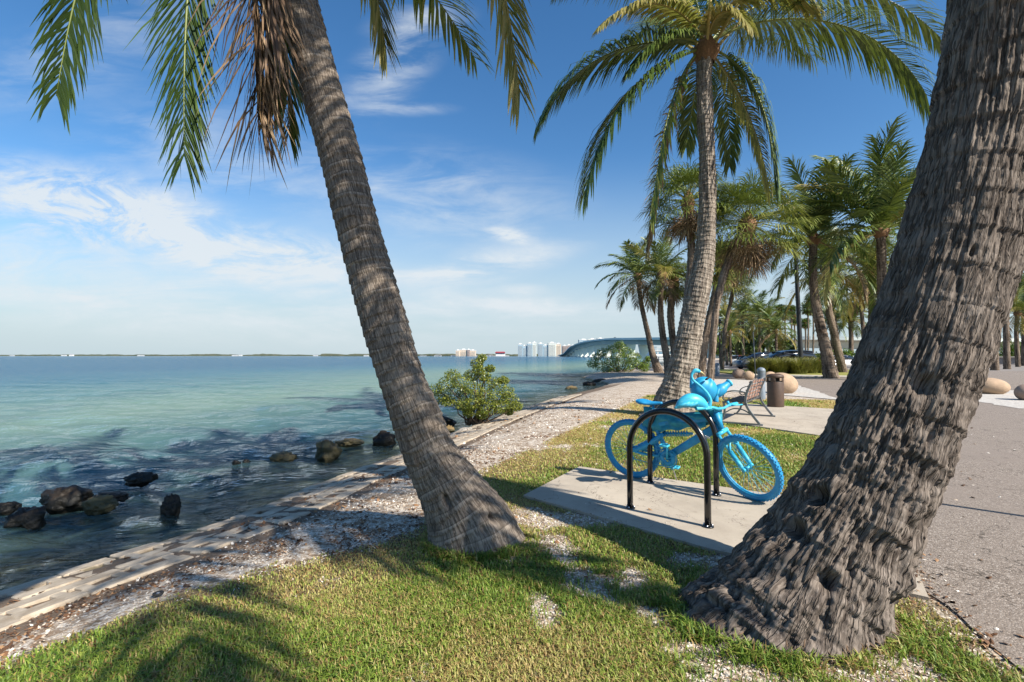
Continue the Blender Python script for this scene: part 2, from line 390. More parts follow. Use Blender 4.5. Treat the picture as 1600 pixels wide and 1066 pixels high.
# grass blades: tint selects the real blade colour: brown - straw - green
m, nt = newmat('grass_blade')
t = attr(nt, 'tint')
c = ramp(nt, t, [(0.0, (0.20, 0.10, 0.035)), (0.2, (0.38, 0.24, 0.09)), (0.4, (0.50, 0.43, 0.17)), (0.62, (0.34, 0.39, 0.08)), (0.82, (0.18, 0.28, 0.035)), (1.0, (0.08, 0.155, 0.02))])
p = nn(nt, 'ShaderNodeBsdfPrincipled', {'Base Color': c, 'Roughness': 0.5, 'Specular IOR Level': 0.35}).outputs[0]
tr = nn(nt, 'ShaderNodeBsdfTranslucent', {'Color': c}).outputs[0]
fin(nt, nn(nt, 'ShaderNodeMixShader', {0: 0.3, 1: p, 2: tr}).outputs[0])

# shell / gravel chips
m, nt = newmat('shell_chip')
t = attr(nt, 'tint')
c = ramp(nt, t, [(0.0, (0.12, 0.08, 0.05)), (0.3, (0.30, 0.22, 0.15)), (0.6, (0.52, 0.44, 0.35)), (1.0, (0.80, 0.75, 0.67))])
fin(nt, bsdf(nt, c, 0.7))
m, nt = newmat('litter_leaf')
t = attr(nt, 'tint')
c = ramp(nt, t, [(0.0, (0.05, 0.025, 0.012)), (0.5, (0.17, 0.08, 0.035)), (1.0, (0.34, 0.20, 0.10))])
fin(nt, bsdf(nt, c, 0.8))

# bark. UV: u = metres around, v = metres along
def mat_bark(name, base, dark, light, ringp, fis, bs=0.9, bd=0.012, ln=0.45):
    m, nt = newmat(name)
    uv = nn(nt, 'ShaderNodeTexCoord').outputs['UV']; o = objc(nt)
    def mp(sx, sy): return nn(nt, 'ShaderNodeMapping', {'Vector': uv, 'Scale': (sx, sy, 1)}).outputs[0]
    f1 = noise(nt, mp(fis, fis * 0.085), 1.0, 5, 0.62, 0.15)
    f2 = noise(nt, mp(fis * 2.4, fis * 0.5), 1.0, 4, 0.6, 0.3)
    f3 = noise(nt, mp(fis * 0.8, fis * 0.07), 1.0, 3, 0.55, 0.12)
    ck = sstep(nt, mth(nt, 'ABSOLUTE', mth(nt, 'SUBTRACT', f3, 0.5)), 0.045, 0.0)
    sv = nn(nt, 'ShaderNodeSeparateXYZ', {0: uv}).outputs[1]
    wv = mth(nt, 'MULTIPLY_ADD', noise(nt, mp(2.2, 3.0), 1.0, 2, 0.5), 0.12, sv)
    saw = mth(nt, 'FRACT', mth(nt, 'DIVIDE', wv, ringp))
    line = sstep(nt, saw, 0.16, 0.0)
    ll = mth(nt, 'MULTIPLY', sstep(nt, saw, 0.70, 0.92), sstep(nt, noise(nt, mp(5.0, 9.0), 1.0, 3, 0.6), 0.42, 0.62))
    big = noise(nt, o, 2.6, 4, 0.55)
    c = mixc(nt, sstep(nt, f1, 0.36, 0.62), dark, base)
    c = mixc(nt, mth(nt, 'MULTIPLY', sstep(nt, f2, 0.52, 0.75), 0.65), c, light)
    c = mixc(nt, mth(nt, 'MULTIPLY', sstep(nt, big, 0.5, 0.72), 0.35), c, light)
    c = mixc(nt, mth(nt, 'MULTIPLY', ll, ln * 1.6), c, light)
    c = mixc(nt, mth(nt, 'MULTIPLY', ck, 0.6), c, tuple(x * 0.5 for x in dark))
    c = mixc(nt, mth(nt, 'MULTIPLY', line, ln), c, tuple(x * 0.5 for x in dark))
    h = mth(nt, 'ADD', mth(nt, 'MULTIPLY', f1, 1.0), mth(nt, 'MULTIPLY', f2, 0.5))
    h = mth(nt, 'ADD', h, mth(nt, 'MULTIPLY', saw, -0.35))
    h = mth(nt, 'SUBTRACT', h, mth(nt, 'MULTIPLY', line, 0.25))
    h = mth(nt, 'SUBTRACT', h, mth(nt, 'MULTIPLY', ck, 0.7))
    fin(nt, bsdf(nt, c, 0.92, bump(nt, h, bs, bd), spec=0.2)); return m
mat_bark('bark_near', (0.20, 0.165, 0.138), (0.085, 0.067, 0.055), (0.37, 0.315, 0.27), 0.24, 52, 1.0, 0.013, ln=0.15)
mat_bark('bark_leaning', (0.27, 0.22, 0.175), (0.12, 0.094, 0.075), (0.42, 0.355, 0.29), 0.085, 75, 0.8, 0.008, ln=0.42)
mat_bark('bark_ringed', (0.33, 0.28, 0.225), (0.11, 0.087, 0.07), (0.48, 0.41, 0.34), 0.11, 24, 0.8, 0.014, ln=0.32)
mat_bark('bark_far', (0.23, 0.175, 0.13), (0.07, 0.05, 0.037), (0.34, 0.27, 0.21), 0.16, 9, 0.7, 0.03)
# ------------------------------------------------------------------ land shape
WATER = -0.35
def g2(px, py, z=0.0): p = gnd(px, py, z); return (p[0], p[1])
SHORE = [(-100, -300), (-30, -80), (-8, -12), (-5, -1), (-3.55, 3.35), (-3.34, 3.82), (-3.13, 4.23), (-2.9, 4.72), (-2.73, 5.16), (-2.47, 6.23), (-1.9, 8.0),
         (-1.25, 10.2), (-0.65, 12.2), (0.1, 14.4), (2.1, 20.0), (4.5, 25.4), (6.0, 29.4), (5.8, 34.8), (5.6, 38.9), (8.1, 47), (16.7, 60), (30, 94), (64, 189), (137, 377), (350, 880), (900, 3000)]
LAND = SHORE + [(5000, 3000), (5000, -5000), (-100, -5000)]
LAWN = [(-6, -5), (-3.6, 0.5), (-2.48, 2.34), (-2.41, 2.49), (-2.2, 2.79), (-2.1, 2.94), (-1.8, 3.22), (-1.39, 3.5), (-0.78, 3.92), (-0.72, 4.7), (-0.47, 5.9), (0.5, 7.9), (1.28, 9.7), (2.67, 12.6),
        (4.9, 17.5), (8, 16), (10.3, 15.3), (8.4, 12.4), (5.5, 7.8), (2.45, 2.86), (2.2, 2.1), (1.9, 0.5), (1.0, -5)]
PATH = [(1.0, -6), (1.9, 0.5), (2.2, 2.1), (2.45, 2.86), (5.5, 7.8), (8.4, 12.4), (10.3, 15.3), (12.2, 19.6), (14.2, 24.8), (12.9, 28.8), (12.2, 33), (18.5, 44), (30, 68), (51, 117), (90, 200), (300, 600), (700, 600), (700, -60), (20, -60)]
SLAB = [(0.115, 4.83), (1.42, 3.50), (2.38, 2.80), (3.55, 4.6), (2.62, 4.86), (0.84, 6.07)]
PAD = [(4.15, 10.8), (5.55, 7.95), (8.45, 12.45), (6.4, 14.2)]
def sdf(x, y, poly):
    P = np.array(poly); x = np.asarray(x, float); y = np.asarray(y, float)
    d = np.full(x.shape, 1e18); ins = np.zeros(x.shape, bool)
    for a, b in zip(P, np.roll(P, -1, 0)):
        e = b - a; wx = x - a[0]; wy = y - a[1]
        t = np.clip((wx * e[0] + wy * e[1]) / (e @ e), 0, 1)
        d = np.minimum(d, (wx - e[0] * t) ** 2 + (wy - e[1] * t) ** 2)
        c = (a[1] > y) != (b[1] > y)
        with np.errstate(divide='ignore', invalid='ignore'):
            ins ^= c & (x < (b[0] - a[0]) * (y - a[1]) / (b[1] - a[1] + 1e-15) + a[0])
    d = np.sqrt(d); return np.where(ins, d, -d)
def height(d):
    return np.interp(d, [-600, -30, -6, -2.5, -1.0, -0.2, 0, 0.09, 0.95, 1.6, 2.4, 3.2], [-2.6, -1.6, -1.05, -0.85, -0.62, -0.44, -0.35, -0.235, -0.14, -0.05, -0.012, 0.0])
def lumps(x, y, d):
    m = np.clip(d / 0.5, 0, 1) * np.clip((2.6 - d) / 1.0, 0, 1)
    return m * 0.03 * (fbm(x * 3, y * 3, 0, 5) - 0.5)
def bare(x, y):
    """bare shelly patches in the lawn, 0..1"""
    b = 0
    for cx_, cy_, rx, ry, k in [(0.52, 2.95, 0.24, 0.26, .95), (0.75, 2.62, 0.2, 0.2, 0.75), (0.35, 3.6, 0.12, 0.3, .7), (0.0, 2.93, 0.12, 0.12, .5), (0.18, 2.75, 0.10, 0.22, .8), (0.45, 4.15, 0.50, 0.2, 1.1), (0.15, 4.4, .28, .3, .8), (1.0, 2.18, 0.35, 0.25, 0.9), (1.45, 2.15, .4, .16, .9),
                                (1.35, 3.35, 0.4, 0.12, .7), (3.3, 8.7, 1.1, .25, .5), (0.9, 10.5, 1.5, .6, .7), (2.4, 9.5, 1.2, .35, .6), (1.9, 12.6, 1.3, .5, .6), (0.9, 7.6, .9, .25, .7)]:
        b = np.maximum(b, 1.12 * k * np.exp(-(((x - cx_) / rx) ** 2 + ((y - cy_) / ry) ** 2)))
    n = fbm(x * 5, y * 5, 0, 11, 4)
    return np.clip((b * 1.15 + (n - 0.5) * 2.3 - 0.36) * 1.9, 0, 1)
def green(x, y, dl):
    """0 straw / brown .. 1 fresh green"""
    n = fbm(x * 0.9 + 4, y * 0.9, 0, 21, 4)
    g = (n - 0.5) * 3.2 + 0.56
    g = g - 0.62 * np.exp(-np.maximum(dl, 0) / 0.30)             # dry edge along the gravel
    g = g + 0.5 * np.exp(-(((x + 0.0) / 0.9) ** 2 + ((y - 3.25) / 0.55) ** 2))      # lush at the leaning palm
    g = g - 0.5 * np.exp(-(((x + 1.15) / 0.5) ** 2 + ((y - 3.0) / 0.5) ** 2))
    g = g + 0.55 * np.exp(-(((x - 2.2) / 0.6) ** 2 + ((y - 2.3) / 0.8) ** 2))
    g = g + 0.7 * np.exp(-(((x - 3.6) / 1.5) ** 2 + ((y - 7.2) / 1.7) ** 2))
    g = g - 0.55 * np.exp(-(((x - 0.7) / 1.3) ** 2 + ((y - 8.3) / 2.2) ** 2)) - 0.45 * np.exp(-(((x - 2.8) / 1.6) ** 2 + ((y - 12.5) / 3.2) ** 2))
    return np.clip(g, 0, 1)

# ground sheet: rings round the camera, out to the horizon
NA = 700; rr = np.concatenate([[0.02], 0.5 * (6000 / 0.5) ** (np.linspace(0, 1, 330))])
an = np.linspace(0, 2 * np.pi, NA, endpoint=False)
RR, AA = np.meshgrid(rr, an, indexing='ij')
gx = (RR * np.sin(AA)).ravel(); gy = (RR * np.cos(AA)).ravel() + 0.0
dS = sdf(gx, gy, LAND); dL = sdf(gx, gy, LAWN)
gz = height(dS) + lumps(gx, gy, dS)
gz = gz + np.where(dS < -0.3, 0.10 * (fbm(gx * 0.7, gy * 0.7, 0, 3) - 0.5), 0)
def ringgrid(nr, na):
    i = np.arange(nr - 1)[:, None]; j = np.arange(na)[None]; j2 = (j + 1) % na
    return np.stack([i * na + j, (i + 1) * na + j, (i + 1) * na + j2, i * na + j2], -1).reshape(-1, 4)[:, ::-1]
m, nt = newmat('ground'); MG = m
o = objc(nt); aS = attr(nt, 'shore'); aL = attr(nt, 'lawn'); aB = attr(nt, 'bare'); aG = attr(nt, 'green')
n1 = noise(nt, o, 2.2, 5, 0.6); n2 = noise(nt, o, 14, 5, 0.65); n3 = noise(nt, o, 75, 3, 0.6)
vor = nn(nt, 'ShaderNodeTexVoronoi', {'Vector': o, 'Scale': 60.0, 'Randomness': 1.0})
vf = nn(nt, 'ShaderNodeSeparateColor', {0: vor.outputs['Color']}).outputs[0]
shell = ramp(nt, vf, [(0, (0.26, 0.20, 0.15)), (0.35, (0.44, 0.36, 0.28)), (0.7, (0.60, 0.53, 0.44)), (1, (0.76, 0.71, 0.63))])
debris = mixc(nt, n3, (0.13, 0.08, 0.045), (0.30, 0.20, 0.12))
dm = sstep(nt, mth(nt, 'ADD', n2, mth(nt, 'MULTIPLY', n1, 0.55)), 0.70, 0.92)
gravel = mixc(nt, mth(nt, 'MULTIPLY', dm, 0.85), shell, debris)
soil = mixc(nt, n2, (0.09, 0.065, 0.035), (0.19, 0.145, 0.075))
lg = mixc(nt, sstep(nt, n3, 0.35, 0.65), (0.10, 0.17, 0.022), (0.22, 0.27, 0.05))
ls = mixc(nt, sstep(nt, n3, 0.35, 0.65), (0.30, 0.20, 0.06), (0.42, 0.32, 0.12))
gg = sstep(nt, mth(nt, 'ADD', aG, mth(nt, 'MULTIPLY_ADD', n2, 1.0, -0.5)), 0.25, 0.7)
turf = mixc(nt, gg, ls, lg)
far = sstep(nt, nn(nt, 'ShaderNodeVectorMath', {0: o}, operation='LENGTH').outputs[1], 4.0, 10.0)
turf = mixc(nt, far, soil, turf)
lm = sstep(nt, mth(nt, 'ADD', aL, mth(nt, 'MULTIPLY_ADD', n2, 0.5, -0.25)), -0.04, 0.08)
lm = mth(nt, 'MULTIPLY', lm, mth(nt, 'SUBTRACT', 1.0, aB))
lm = mth(nt, 'MULTIPLY', lm, 1.0)
land = mixc(nt, lm, gravel, turf)
debz = mth(nt, 'MULTIPLY', sstep(nt, aS, 1.08, 0.98), sstep(nt, mth(nt, 'SUBTRACT', 30.0, nn(nt, 'ShaderNodeVectorMath', {0: o}, operation='LENGTH').outputs[1]), 0.0, 5.0))
land = mixc(nt, mth(nt, 'MULTIPLY', debz, 0.9), land, mixc(nt, n2, (0.07, 0.045, 0.03), (0.17, 0.12, 0.08)))
bed = mixc(nt, sstep(nt, n1, 0.40, 0.6), (0.40, 0.34, 0.20), (0.10, 0.085, 0.045))
wet = sstep(nt, mth(nt, 'ADD', aS, mth(nt, 'MULTIPLY_ADD', n2, 0.3, -0.15)), 0.12, 0.0)
c = mixc(nt, wet, land, bed)
hgt = mth(nt, 'ADD', mth(nt, 'MULTIPLY', vor.outputs['Distance'], -0.8), mth(nt, 'MULTIPLY', n3, 0.7))
fin(nt, bsdf(nt, c, 0.9, bump(nt, hgt, 0.7, 0.012), spec=0.25))
mb = MB(); mb.add(np.c_[gx, gy, gz], ringgrid(len(rr), NA))
ground = mk('ground', mb, MG, attrs={'shore': dS, 'lawn': dL, 'bare': bare(gx, gy), 'green': green(gx, gy, dL)})
tag(ground, kind='structure')

# ------------------------------------------------------------------ water
NAW = 760; rw = 1.9 * (7000 / 1.9) ** (np.linspace(0, 1, 460) ** 1.0)
aw = np.linspace(R(-120), R(62), NAW)
RW, AW = np.meshgrid(rw, aw, indexing='ij')
wx = (RW * np.sin(AW)).ravel(); wy = (RW * np.cos(AW)).ravel(); dW = -sdf(wx, wy, LAND)
sp_ = np.maximum(RW * np.log(rw[1] / rw[0]), RW * (aw[1] - aw[0])).ravel()
wz = np.zeros_like(wx); rng = np.random.RandomState(4)
for i in range(46):
    lam = 0.16 * (3.2 / 0.16) ** rng.rand(); th = R(-90 + rng.normal(0, 30)) + R(-14)
    k = 2 * np.pi / lam; amp = 0.0066 * lam ** 0.62 * (0.6 + 0.8 * rng.rand())
    env = np.clip((lam / sp_ - 2.5) / 3.0, 0, 1)
    wp = fbm(wx * 0.35, wy * 0.35, 0, 40 + i % 3, 2) * 2.5
    ph = k * (wx * math.cos(th) + wy * math.sin(th)) + wp * 1.5 + rng.rand() * 6.28
    wz += env * amp * (1 - np.abs(np.sin(ph / 2)) * 2) if lam > 0.5 else env * amp * np.sin(ph)
wz *= np.clip(0.12 + dW / 1.8, 0.10, 1.0) * 1.5
i = np.arange(len(rw) - 1)[:, None]; j = np.arange(NAW - 1)[None]
WF = np.stack([i * NAW + j, i * NAW + j + 1, (i + 1) * NAW + j + 1, (i + 1) * NAW + j], -1).reshape(-1, 4)
WF = WF[np.min(dW[WF], axis=1) > -1.2]
use = np.unique(WF); rem = np.full(len(wx), -1); rem[use] = np.arange(len(use)); WF = rem[WF]
m, nt = newmat('water')
o = objc(nt); aW = attr(nt, 'off'); 
def wnoise(sx, sy, scale, d=3, rz=-12, dist=0.3):
    return noise(nt, nn(nt, 'ShaderNodeMapping', {'Vector': o, 'Rotation': (0, 0, R(rz)), 'Scale': (sx, sy, 1)}).outputs[0], scale, d, 0.55, dist)
big = wnoise(0.35, 1.0, 0.11, 4); med = wnoise(0.4, 1.0, 0.55, 4)
pz = mth(nt, 'ADD', aW, mth(nt, 'MULTIPLY', mth(nt, 'MULTIPLY_ADD', big, 1.0, -0.5), mth(nt, 'MULTIPLY_ADD', aW, 0.24, 0.6)))
pz = mth(nt, 'ADD', pz, mth(nt, 'MULTIPLY', mth(nt, 'SUBTRACT', wnoise(0.22, 1.0, 1.6, 5, -6, 0.2), 0.5), mth(nt, 'MINIMUM', mth(nt, 'MULTIPLY_ADD', aW, 0.7, 0.5), 9.0)))
pz = mth(nt, 'DIVIDE', pz, 60.0)
body = ramp(nt, pz, [(0.0, (0.085, 0.10, 0.06)), (0.022, (0.07, 0.11, 0.095)), (0.055, (0.035, 0.095, 0.115)), (0.12, (0.085, 0.16, 0.15)), (0.21, (0.155, 0.24, 0.19)), (0.36, (0.10, 0.195, 0.19)), (0.6, (0.04, 0.135, 0.185)), (1.0, (0.022, 0.10, 0.17))])
weed = mth(nt, 'MULTIPLY', sstep(nt, med, 0.5, 0.72), mth(nt, 'MULTIPLY', sstep(nt, aW, 3.0, 7.0), sstep(nt, aW, 60.0, 25.0)))
body = mixc(nt, mth(nt, 'MULTIPLY', weed, 0.38), body, (0.025, 0.075, 0.11))
opac = nn(nt, 'ShaderNodeMapRange', {0: aW, 1: 0.0, 2: 4.0, 3: 0.12, 4: 0.94}).outputs[0]
ripple = mth(nt, 'ADD', wnoise(0.45, 1.0, 6.0, 5), mth(nt, 'MULTIPLY', wnoise(0.4, 1.0, 1.6, 4, 4), 1.6))
b1 = bump(nt, ripple, 1.0, 0.10)
b3 = bump(nt, wnoise(0.28, 1.0, 1.3, 5, -8, 0.1), 1.0, 0.40, b1)
b2 = bump(nt, wnoise(0.3, 1.0, 0.33, 4, -5), 1.0, 0.55, b3)
diff = nn(nt, 'ShaderNodeBsdfDiffuse', {'Color': body}).outputs[0]
tra = nn(nt, 'ShaderNodeBsdfTransparent', {'Color': (0.80, 0.90, 0.86, 1)}).outputs[0]
bod = nn(nt, 'ShaderNodeMixShader', {0: opac, 1: tra, 2: diff}).outputs[0]
gl = nn(nt, 'ShaderNodeBsdfGlossy', {'Color': (1, 1, 1, 1), 'Roughness': 0.06, 'Normal': b2}).outputs[0]
fr = nn(nt, 'ShaderNodeFresnel', {'IOR': 1.33, 'Normal': b2}).outputs[0]
fin(nt, nn(nt, 'ShaderNodeMixShader', {0: mth(nt, 'MULTIPLY', fr, 0.78), 1: bod, 2: gl}).outputs[0])
mb = MB(); mb.add(np.c_[wx, wy, WATER + wz][use], WF)
tag(mk('water', mb, m, attrs={'off': dW[use]}), kind='structure')

# ------------------------------------------------------------------ paving
m, nt = newmat('aggregate')
o = objc(nt); v = nn(nt, 'ShaderNodeTexVoronoi', {'Vector': o, 'Scale': 120.0}); vc = nn(nt, 'ShaderNodeSeparateColor', {0: v.outputs['Color']}).outputs[0]
c = ramp(nt, vc, [(0, (0.12, 0.097, 0.08)), (0.35, (0.19, 0.155, 0.127)), (0.75, (0.275, 0.227, 0.188)), (1, (0.45, 0.40, 0.35))])
c = mixc(nt, sstep(nt, noise(nt, o, 0.8, 5, 0.6), 0.35, 0.75), c, (0.235, 0.195, 0.165))
c = mixc(nt, mth(nt, 'MULTIPLY', sstep(nt, noise(nt, o, 3.0, 6, 0.7), 0.56, 0.72), 0.5), c, (0.15, 0.12, 0.10))
crk = sstep(nt, mth(nt, 'ABSOLUTE', mth(nt, 'SUBTRACT', noise(nt, o, 0.55, 5, 0.6, 0.4), 0.5)), 0.0035, 0.0)
c = mixc(nt, mth(nt, 'MULTIPLY', crk, 0.8), c, (0.05, 0.04, 0.03))
fin(nt, bsdf(nt, c, 0.88, bump(nt, mth(nt, 'ADD', mth(nt, 'MULTIPLY', v.outputs['Distance'], -1.0), noise(nt, o, 160, 2)), 0.5, 0.006), spec=0.3))
def flatpoly(name, poly, z, mat, kind='structure', thick=None):
    poly = np.array(poly); a = np.sum(poly[:, 0] * np.roll(poly[:, 1], -1) - poly[:, 1] * np.roll(poly[:, 0], -1))
    if a < 0: poly = poly[::-1]
    mb = MB()
    if thick is None: mb.add(np.c_[poly, np.full(len(poly), z)], np.arange(len(poly))[None])
    else: V, Fl = prism(poly, z - thick, z); mb.add(V, Fl)
    return tag(mk(name, mb, mat, smooth=False), kind=kind)
def subdiv_edge(poly, seed, amp=0.03, step=0.12, lim=30):
    out = []
    P = np.array(poly, float)
    for a, b in zip(P, np.roll(P, -1, 0)):
        L = np.linalg.norm(b - a); n = max(1, int(L / step)) if max(np.linalg.norm(a), np.linalg.norm(b)) < lim else 1
        t = np.arange(n) / n; q = a + (b - a) * t[:, None]; nv = np.array([-(b - a)[1], (b - a)[0]]) / (L + 1e-9)
        q = q + nv * ((fbm(q[:, 0] * 3, q[:, 1] * 3, 0, seed) - 0.5) * 2 * amp)[:, None]; out.append(q)
    return np.concatenate(out)
flatpoly('path', subdiv_edge(PATH, 3, 0.09), 0.010, MT['aggregate'])
m, nt = newmat('concrete'); o = objc(nt)
c = mixc(nt, sstep(nt, noise(nt, o, 1.6, 6, 0.65), 0.3, 0.7), (0.47, 0.41, 0.33), (0.36, 0.31, 0.25))
c = mixc(nt, mth(nt, 'MULTIPLY', sstep(nt, noise(nt, o, 5.0, 6, 0.7), 0.56, 0.72), 0.5), c, (0.22, 0.18, 0.14))
c = mixc(nt, mth(nt, 'MULTIPLY', sstep(nt, noise(nt, o, 150.0, 2, 0.6), 0.6, 0.7), 0.5), c, (0.25, 0.21, 0.17))
crk = sstep(nt, mth(nt, 'ABSOLUTE', mth(nt, 'SUBTRACT', noise(nt, o, 0.9, 6, 0.62, 0.5), 0.5)), 0.003, 0.0)
c = mixc(nt, mth(nt, 'MULTIPLY', crk, 0.8), c, (0.08, 0.06, 0.05))
fin(nt, bsdf(nt, c, 0.9, bump(nt, noise(nt, o, 110, 4), 0.4, 0.004), spec=0.3))
flatpoly('bike_pad', subdiv_edge(SLAB, 5, 0.006), 0.022, MT['concrete'], thick=0.09)
flatpoly('bench_pad', subdiv_edge(PAD, 6, 0.006), 0.026, MT['concrete'], thick=0.09)
# expansion joint lines in the pads are cut as dark sheets
simple('joint_dirt', (0.10, 0.08, 0.06), None, 10, 0.95, 0.3, 0.002)
simple('white_gravel', (0.55, 0.52, 0.47), (0.36, 0.33, 0.30), 12, 0.9, 0.9, 0.02, bscale=16)
simple('asphalt', (0.20, 0.175, 0.155), (0.24, 0.21, 0.185), 1, 0.9, 0.4, 0.005, bscale=60)
simple('paver_brown', (0.30, 0.215, 0.165), (0.24, 0.17, 0.13), 2, 0.9, 0.3, 0.004)
simple('yellow_turf', (0.30, 0.27, 0.06), (0.17, 0.20, 0.035), 1.5, 0.9, 0.7, 0.03, bscale=25)
simple('dirt', (0.34, 0.26, 0.19), (0.24, 0.18, 0.13), 0.8, 0.95, 0.4, 0.01, bscale=25)
for nm_, a_, b_ in (('slab_joint', (1.86, 3.2), (3.08, 4.74)),):
    a_ = np.array(a_); b_ = np.array(b_); nv = nrm(np.array([-(b_ - a_)[1], (b_ - a_)[0]])) * 0.006
    flatpoly(nm_, [a_ - nv, b_ - nv, b_ + nv, a_ + nv], 0.028 if a_[1] < 8 else 0.032, MT['joint_dirt'])
flatpoly('gravel_bed', subdiv_edge([(10.35, 15.25), (12.2, 19.6), (14.2, 24.8), (12.9, 28.6), (8.6, 26), (7.6, 20), (9.5, 17.2)], 8, 0.12, 0.25), 0.018, MT['white_gravel'])
flatpoly('gravel_bed', subdiv_edge([(15.0, 17.0), (13.3, 12.7), (19.5, 11.5), (24, 18), (18, 20.2)], 9, 0.15, 0.25), 0.018, MT['white_gravel'])
flatpoly('road', [(24, 62), (34, 46), (60, 40), (200, 40), (300, 150), (60, 150)], 0.014, MT['asphalt'])
flatpoly('grass_island', subdiv_edge([(16.2, 33.2), (22.4, 29.6), (26.5, 31.0), (31, 36), (35, 45), (17.5, 46)], 9, 0.15, 0.4, 60), 0.10, MT['yellow_turf'], thick=0.2)
# kerb round the island
kp = np.array([(16.0, 33.1), (22.4, 29.4), (26.6, 30.8), (31.2, 35.9), (35.3, 45.2)]); kq = np.c_[catmull(np.c_[kp, np.zeros(5)], 60)[:, :2]]
mb = MB(); V, Fl = tube(np.c_[kq, np.full(60, 0.05)], 0.12, 6); mb.add(V, Fl)
tag(mk('kerb', mb, MT['kerb']), kind='structure')
# pale crossing bands in the brown promenade
for k in range(4):
    a0 = g2(1108 + 3 * k, 579 - 3.6 * k); a1 = g2(1166 + 2 * k, 583 - 5.2 * k + 2)
    a2 = g2(1166 + 2 * k, 582 - 5.2 * k + 1.2); a3 = g2(1108 + 3 * k, 578.2 - 3.6 * k)
    flatpoly('crossing_band', [a0, a1, a2, a3], 0.022, MT['kerb'])

# ------------------------------------------------------------------ grass blades (uncountable)
rng = np.random.RandomState(7)
def lawnpts(n, r0, r1, a0=-54, a1=54, p=1.0):
    a = R(a0) + (R(a1) - R(a0)) * rng.rand(n); r = np.sqrt(r0 ** 2 + (r1 ** 2 - r0 ** 2) * rng.rand(n))
    x = r * np.sin(a); y = r * np.cos(a)
    dl = sdf(x, y, LAWN)
    n_ = fbm(x * 6, y * 6, 0, 31)
    keep = (dl + (n_ - 0.5) * 0.34 > 0.0)
    keep &= sdf(x, y, SLAB) < -0.012
    keep &= sdf(x, y, PAD) < -0.01
    b = bare(x, y); keep &= rng.rand(n) > b * 0.93
    keep &= rng.rand(n) < np.clip((dl + 0.1) / 0.35, 0.25, 1)
    return x[keep], y[keep], dl[keep]
def blades(x, y, dl, hh, ww):
    n = len(x); z = height(sdf(x, y, LAND)) - 0.004
    g = green(x, y, dl); u = rng.rand(n)
    tint = np.where(u < 0.12, 0.05 + 0.25 * rng.rand(n), np.where(u < 0.13 + 0.7 * (1 - g) ** 1.2, 0.22 + 0.3 * rng.rand(n), 0.55 + 0.4 * g * rng.rand(n) + 0.08))
    h = hh * (0.5 + 0.9 * rng.rand(n)) * (0.6 + 0.55 * g); w_ = ww * (0.7 + 0.6 * rng.rand(n))
    th = rng.rand(n) * 6.283; lean = 0.25 + 1.0 * rng.rand(n)
    d = np.stack([np.cos(th), np.sin(th), np.zeros(n)], 1); s = np.stack([-np.sin(th), np.cos(th), np.zeros(n)], 1)
    b = np.stack([x, y, z], 1); up = np.array([0, 0, 1.0])
    mid = b + up * (h * 0.6)[:, None] + d * (h * lean * 0.35)[:, None]
    tip = b + up * (h * (1.0 - 0.35 * lean))[:, None] + d * (h * lean * 0.95)[:, None]
    V = np.stack([b - s * w_[:, None] * 0.5, b + s * w_[:, None] * 0.5, mid + s * w_[:, None] * 0.45, mid - s * w_[:, None] * 0.45, tip], 1)
    k = np.arange(n)[:, None] * 5
    return V.reshape(-1, 3), [np.concatenate([k, k + 1, k + 2, k + 3], 1), np.concatenate([k + 3, k + 2, k + 4], 1)], np.repeat(np.clip(tint, 0, 1), 5)
mb = MB()
for n, r0, r1, hh, ww in [(190000, 1.3, 3.1, 0.042, 0.0050), (200000, 3.1, 5.5, 0.036, 0.0062), (170000, 5.5, 10, 0.042, 0.010), (90000, 10, 19, 0.05, 0.020)]:
    V, Fl, T = blades(*lawnpts(n, r0, r1), hh, ww); mb.add(V, Fl, T)
GRASS = mb

# shell chips, fallen leaf litter
def scatter(n, r0, r1, fn, a0=-58, a1=52):
    a = R(a0) + (R(a1) - R(a0)) * rng.rand(n); r = np.sqrt(r0 ** 2 + (r1 ** 2 - r0 ** 2) * rng.rand(n))
    x = r * np.sin(a); y = r * np.cos(a); ds = sdf(x, y, LAND); dl = sdf(x, y, LAWN)
    k = (rng.rand(n) < fn(x, y, ds, dl)) 
    on = (sdf(x, y, SLAB) > -0.01) | (sdf(x, y, PAD) > -0.01); dp_ = sdf(x, y, PATH)
    k &= (~on | (rng.rand(n) < 0.05 + 0.35 * np.exp(-np.abs(sdf(x, y, SLAB)) / 0.06))) & ((dp_ < 0) | (rng.rand(n) < 0.01 + 0.9 * np.exp(-dp_ / 0.05)))
    return x[k], y[k], height(ds[k]) + lumps(x[k], y[k], ds[k]) + np.where(on[k], 0.022, np.where(dp_[k] > 0, 0.010, 0))
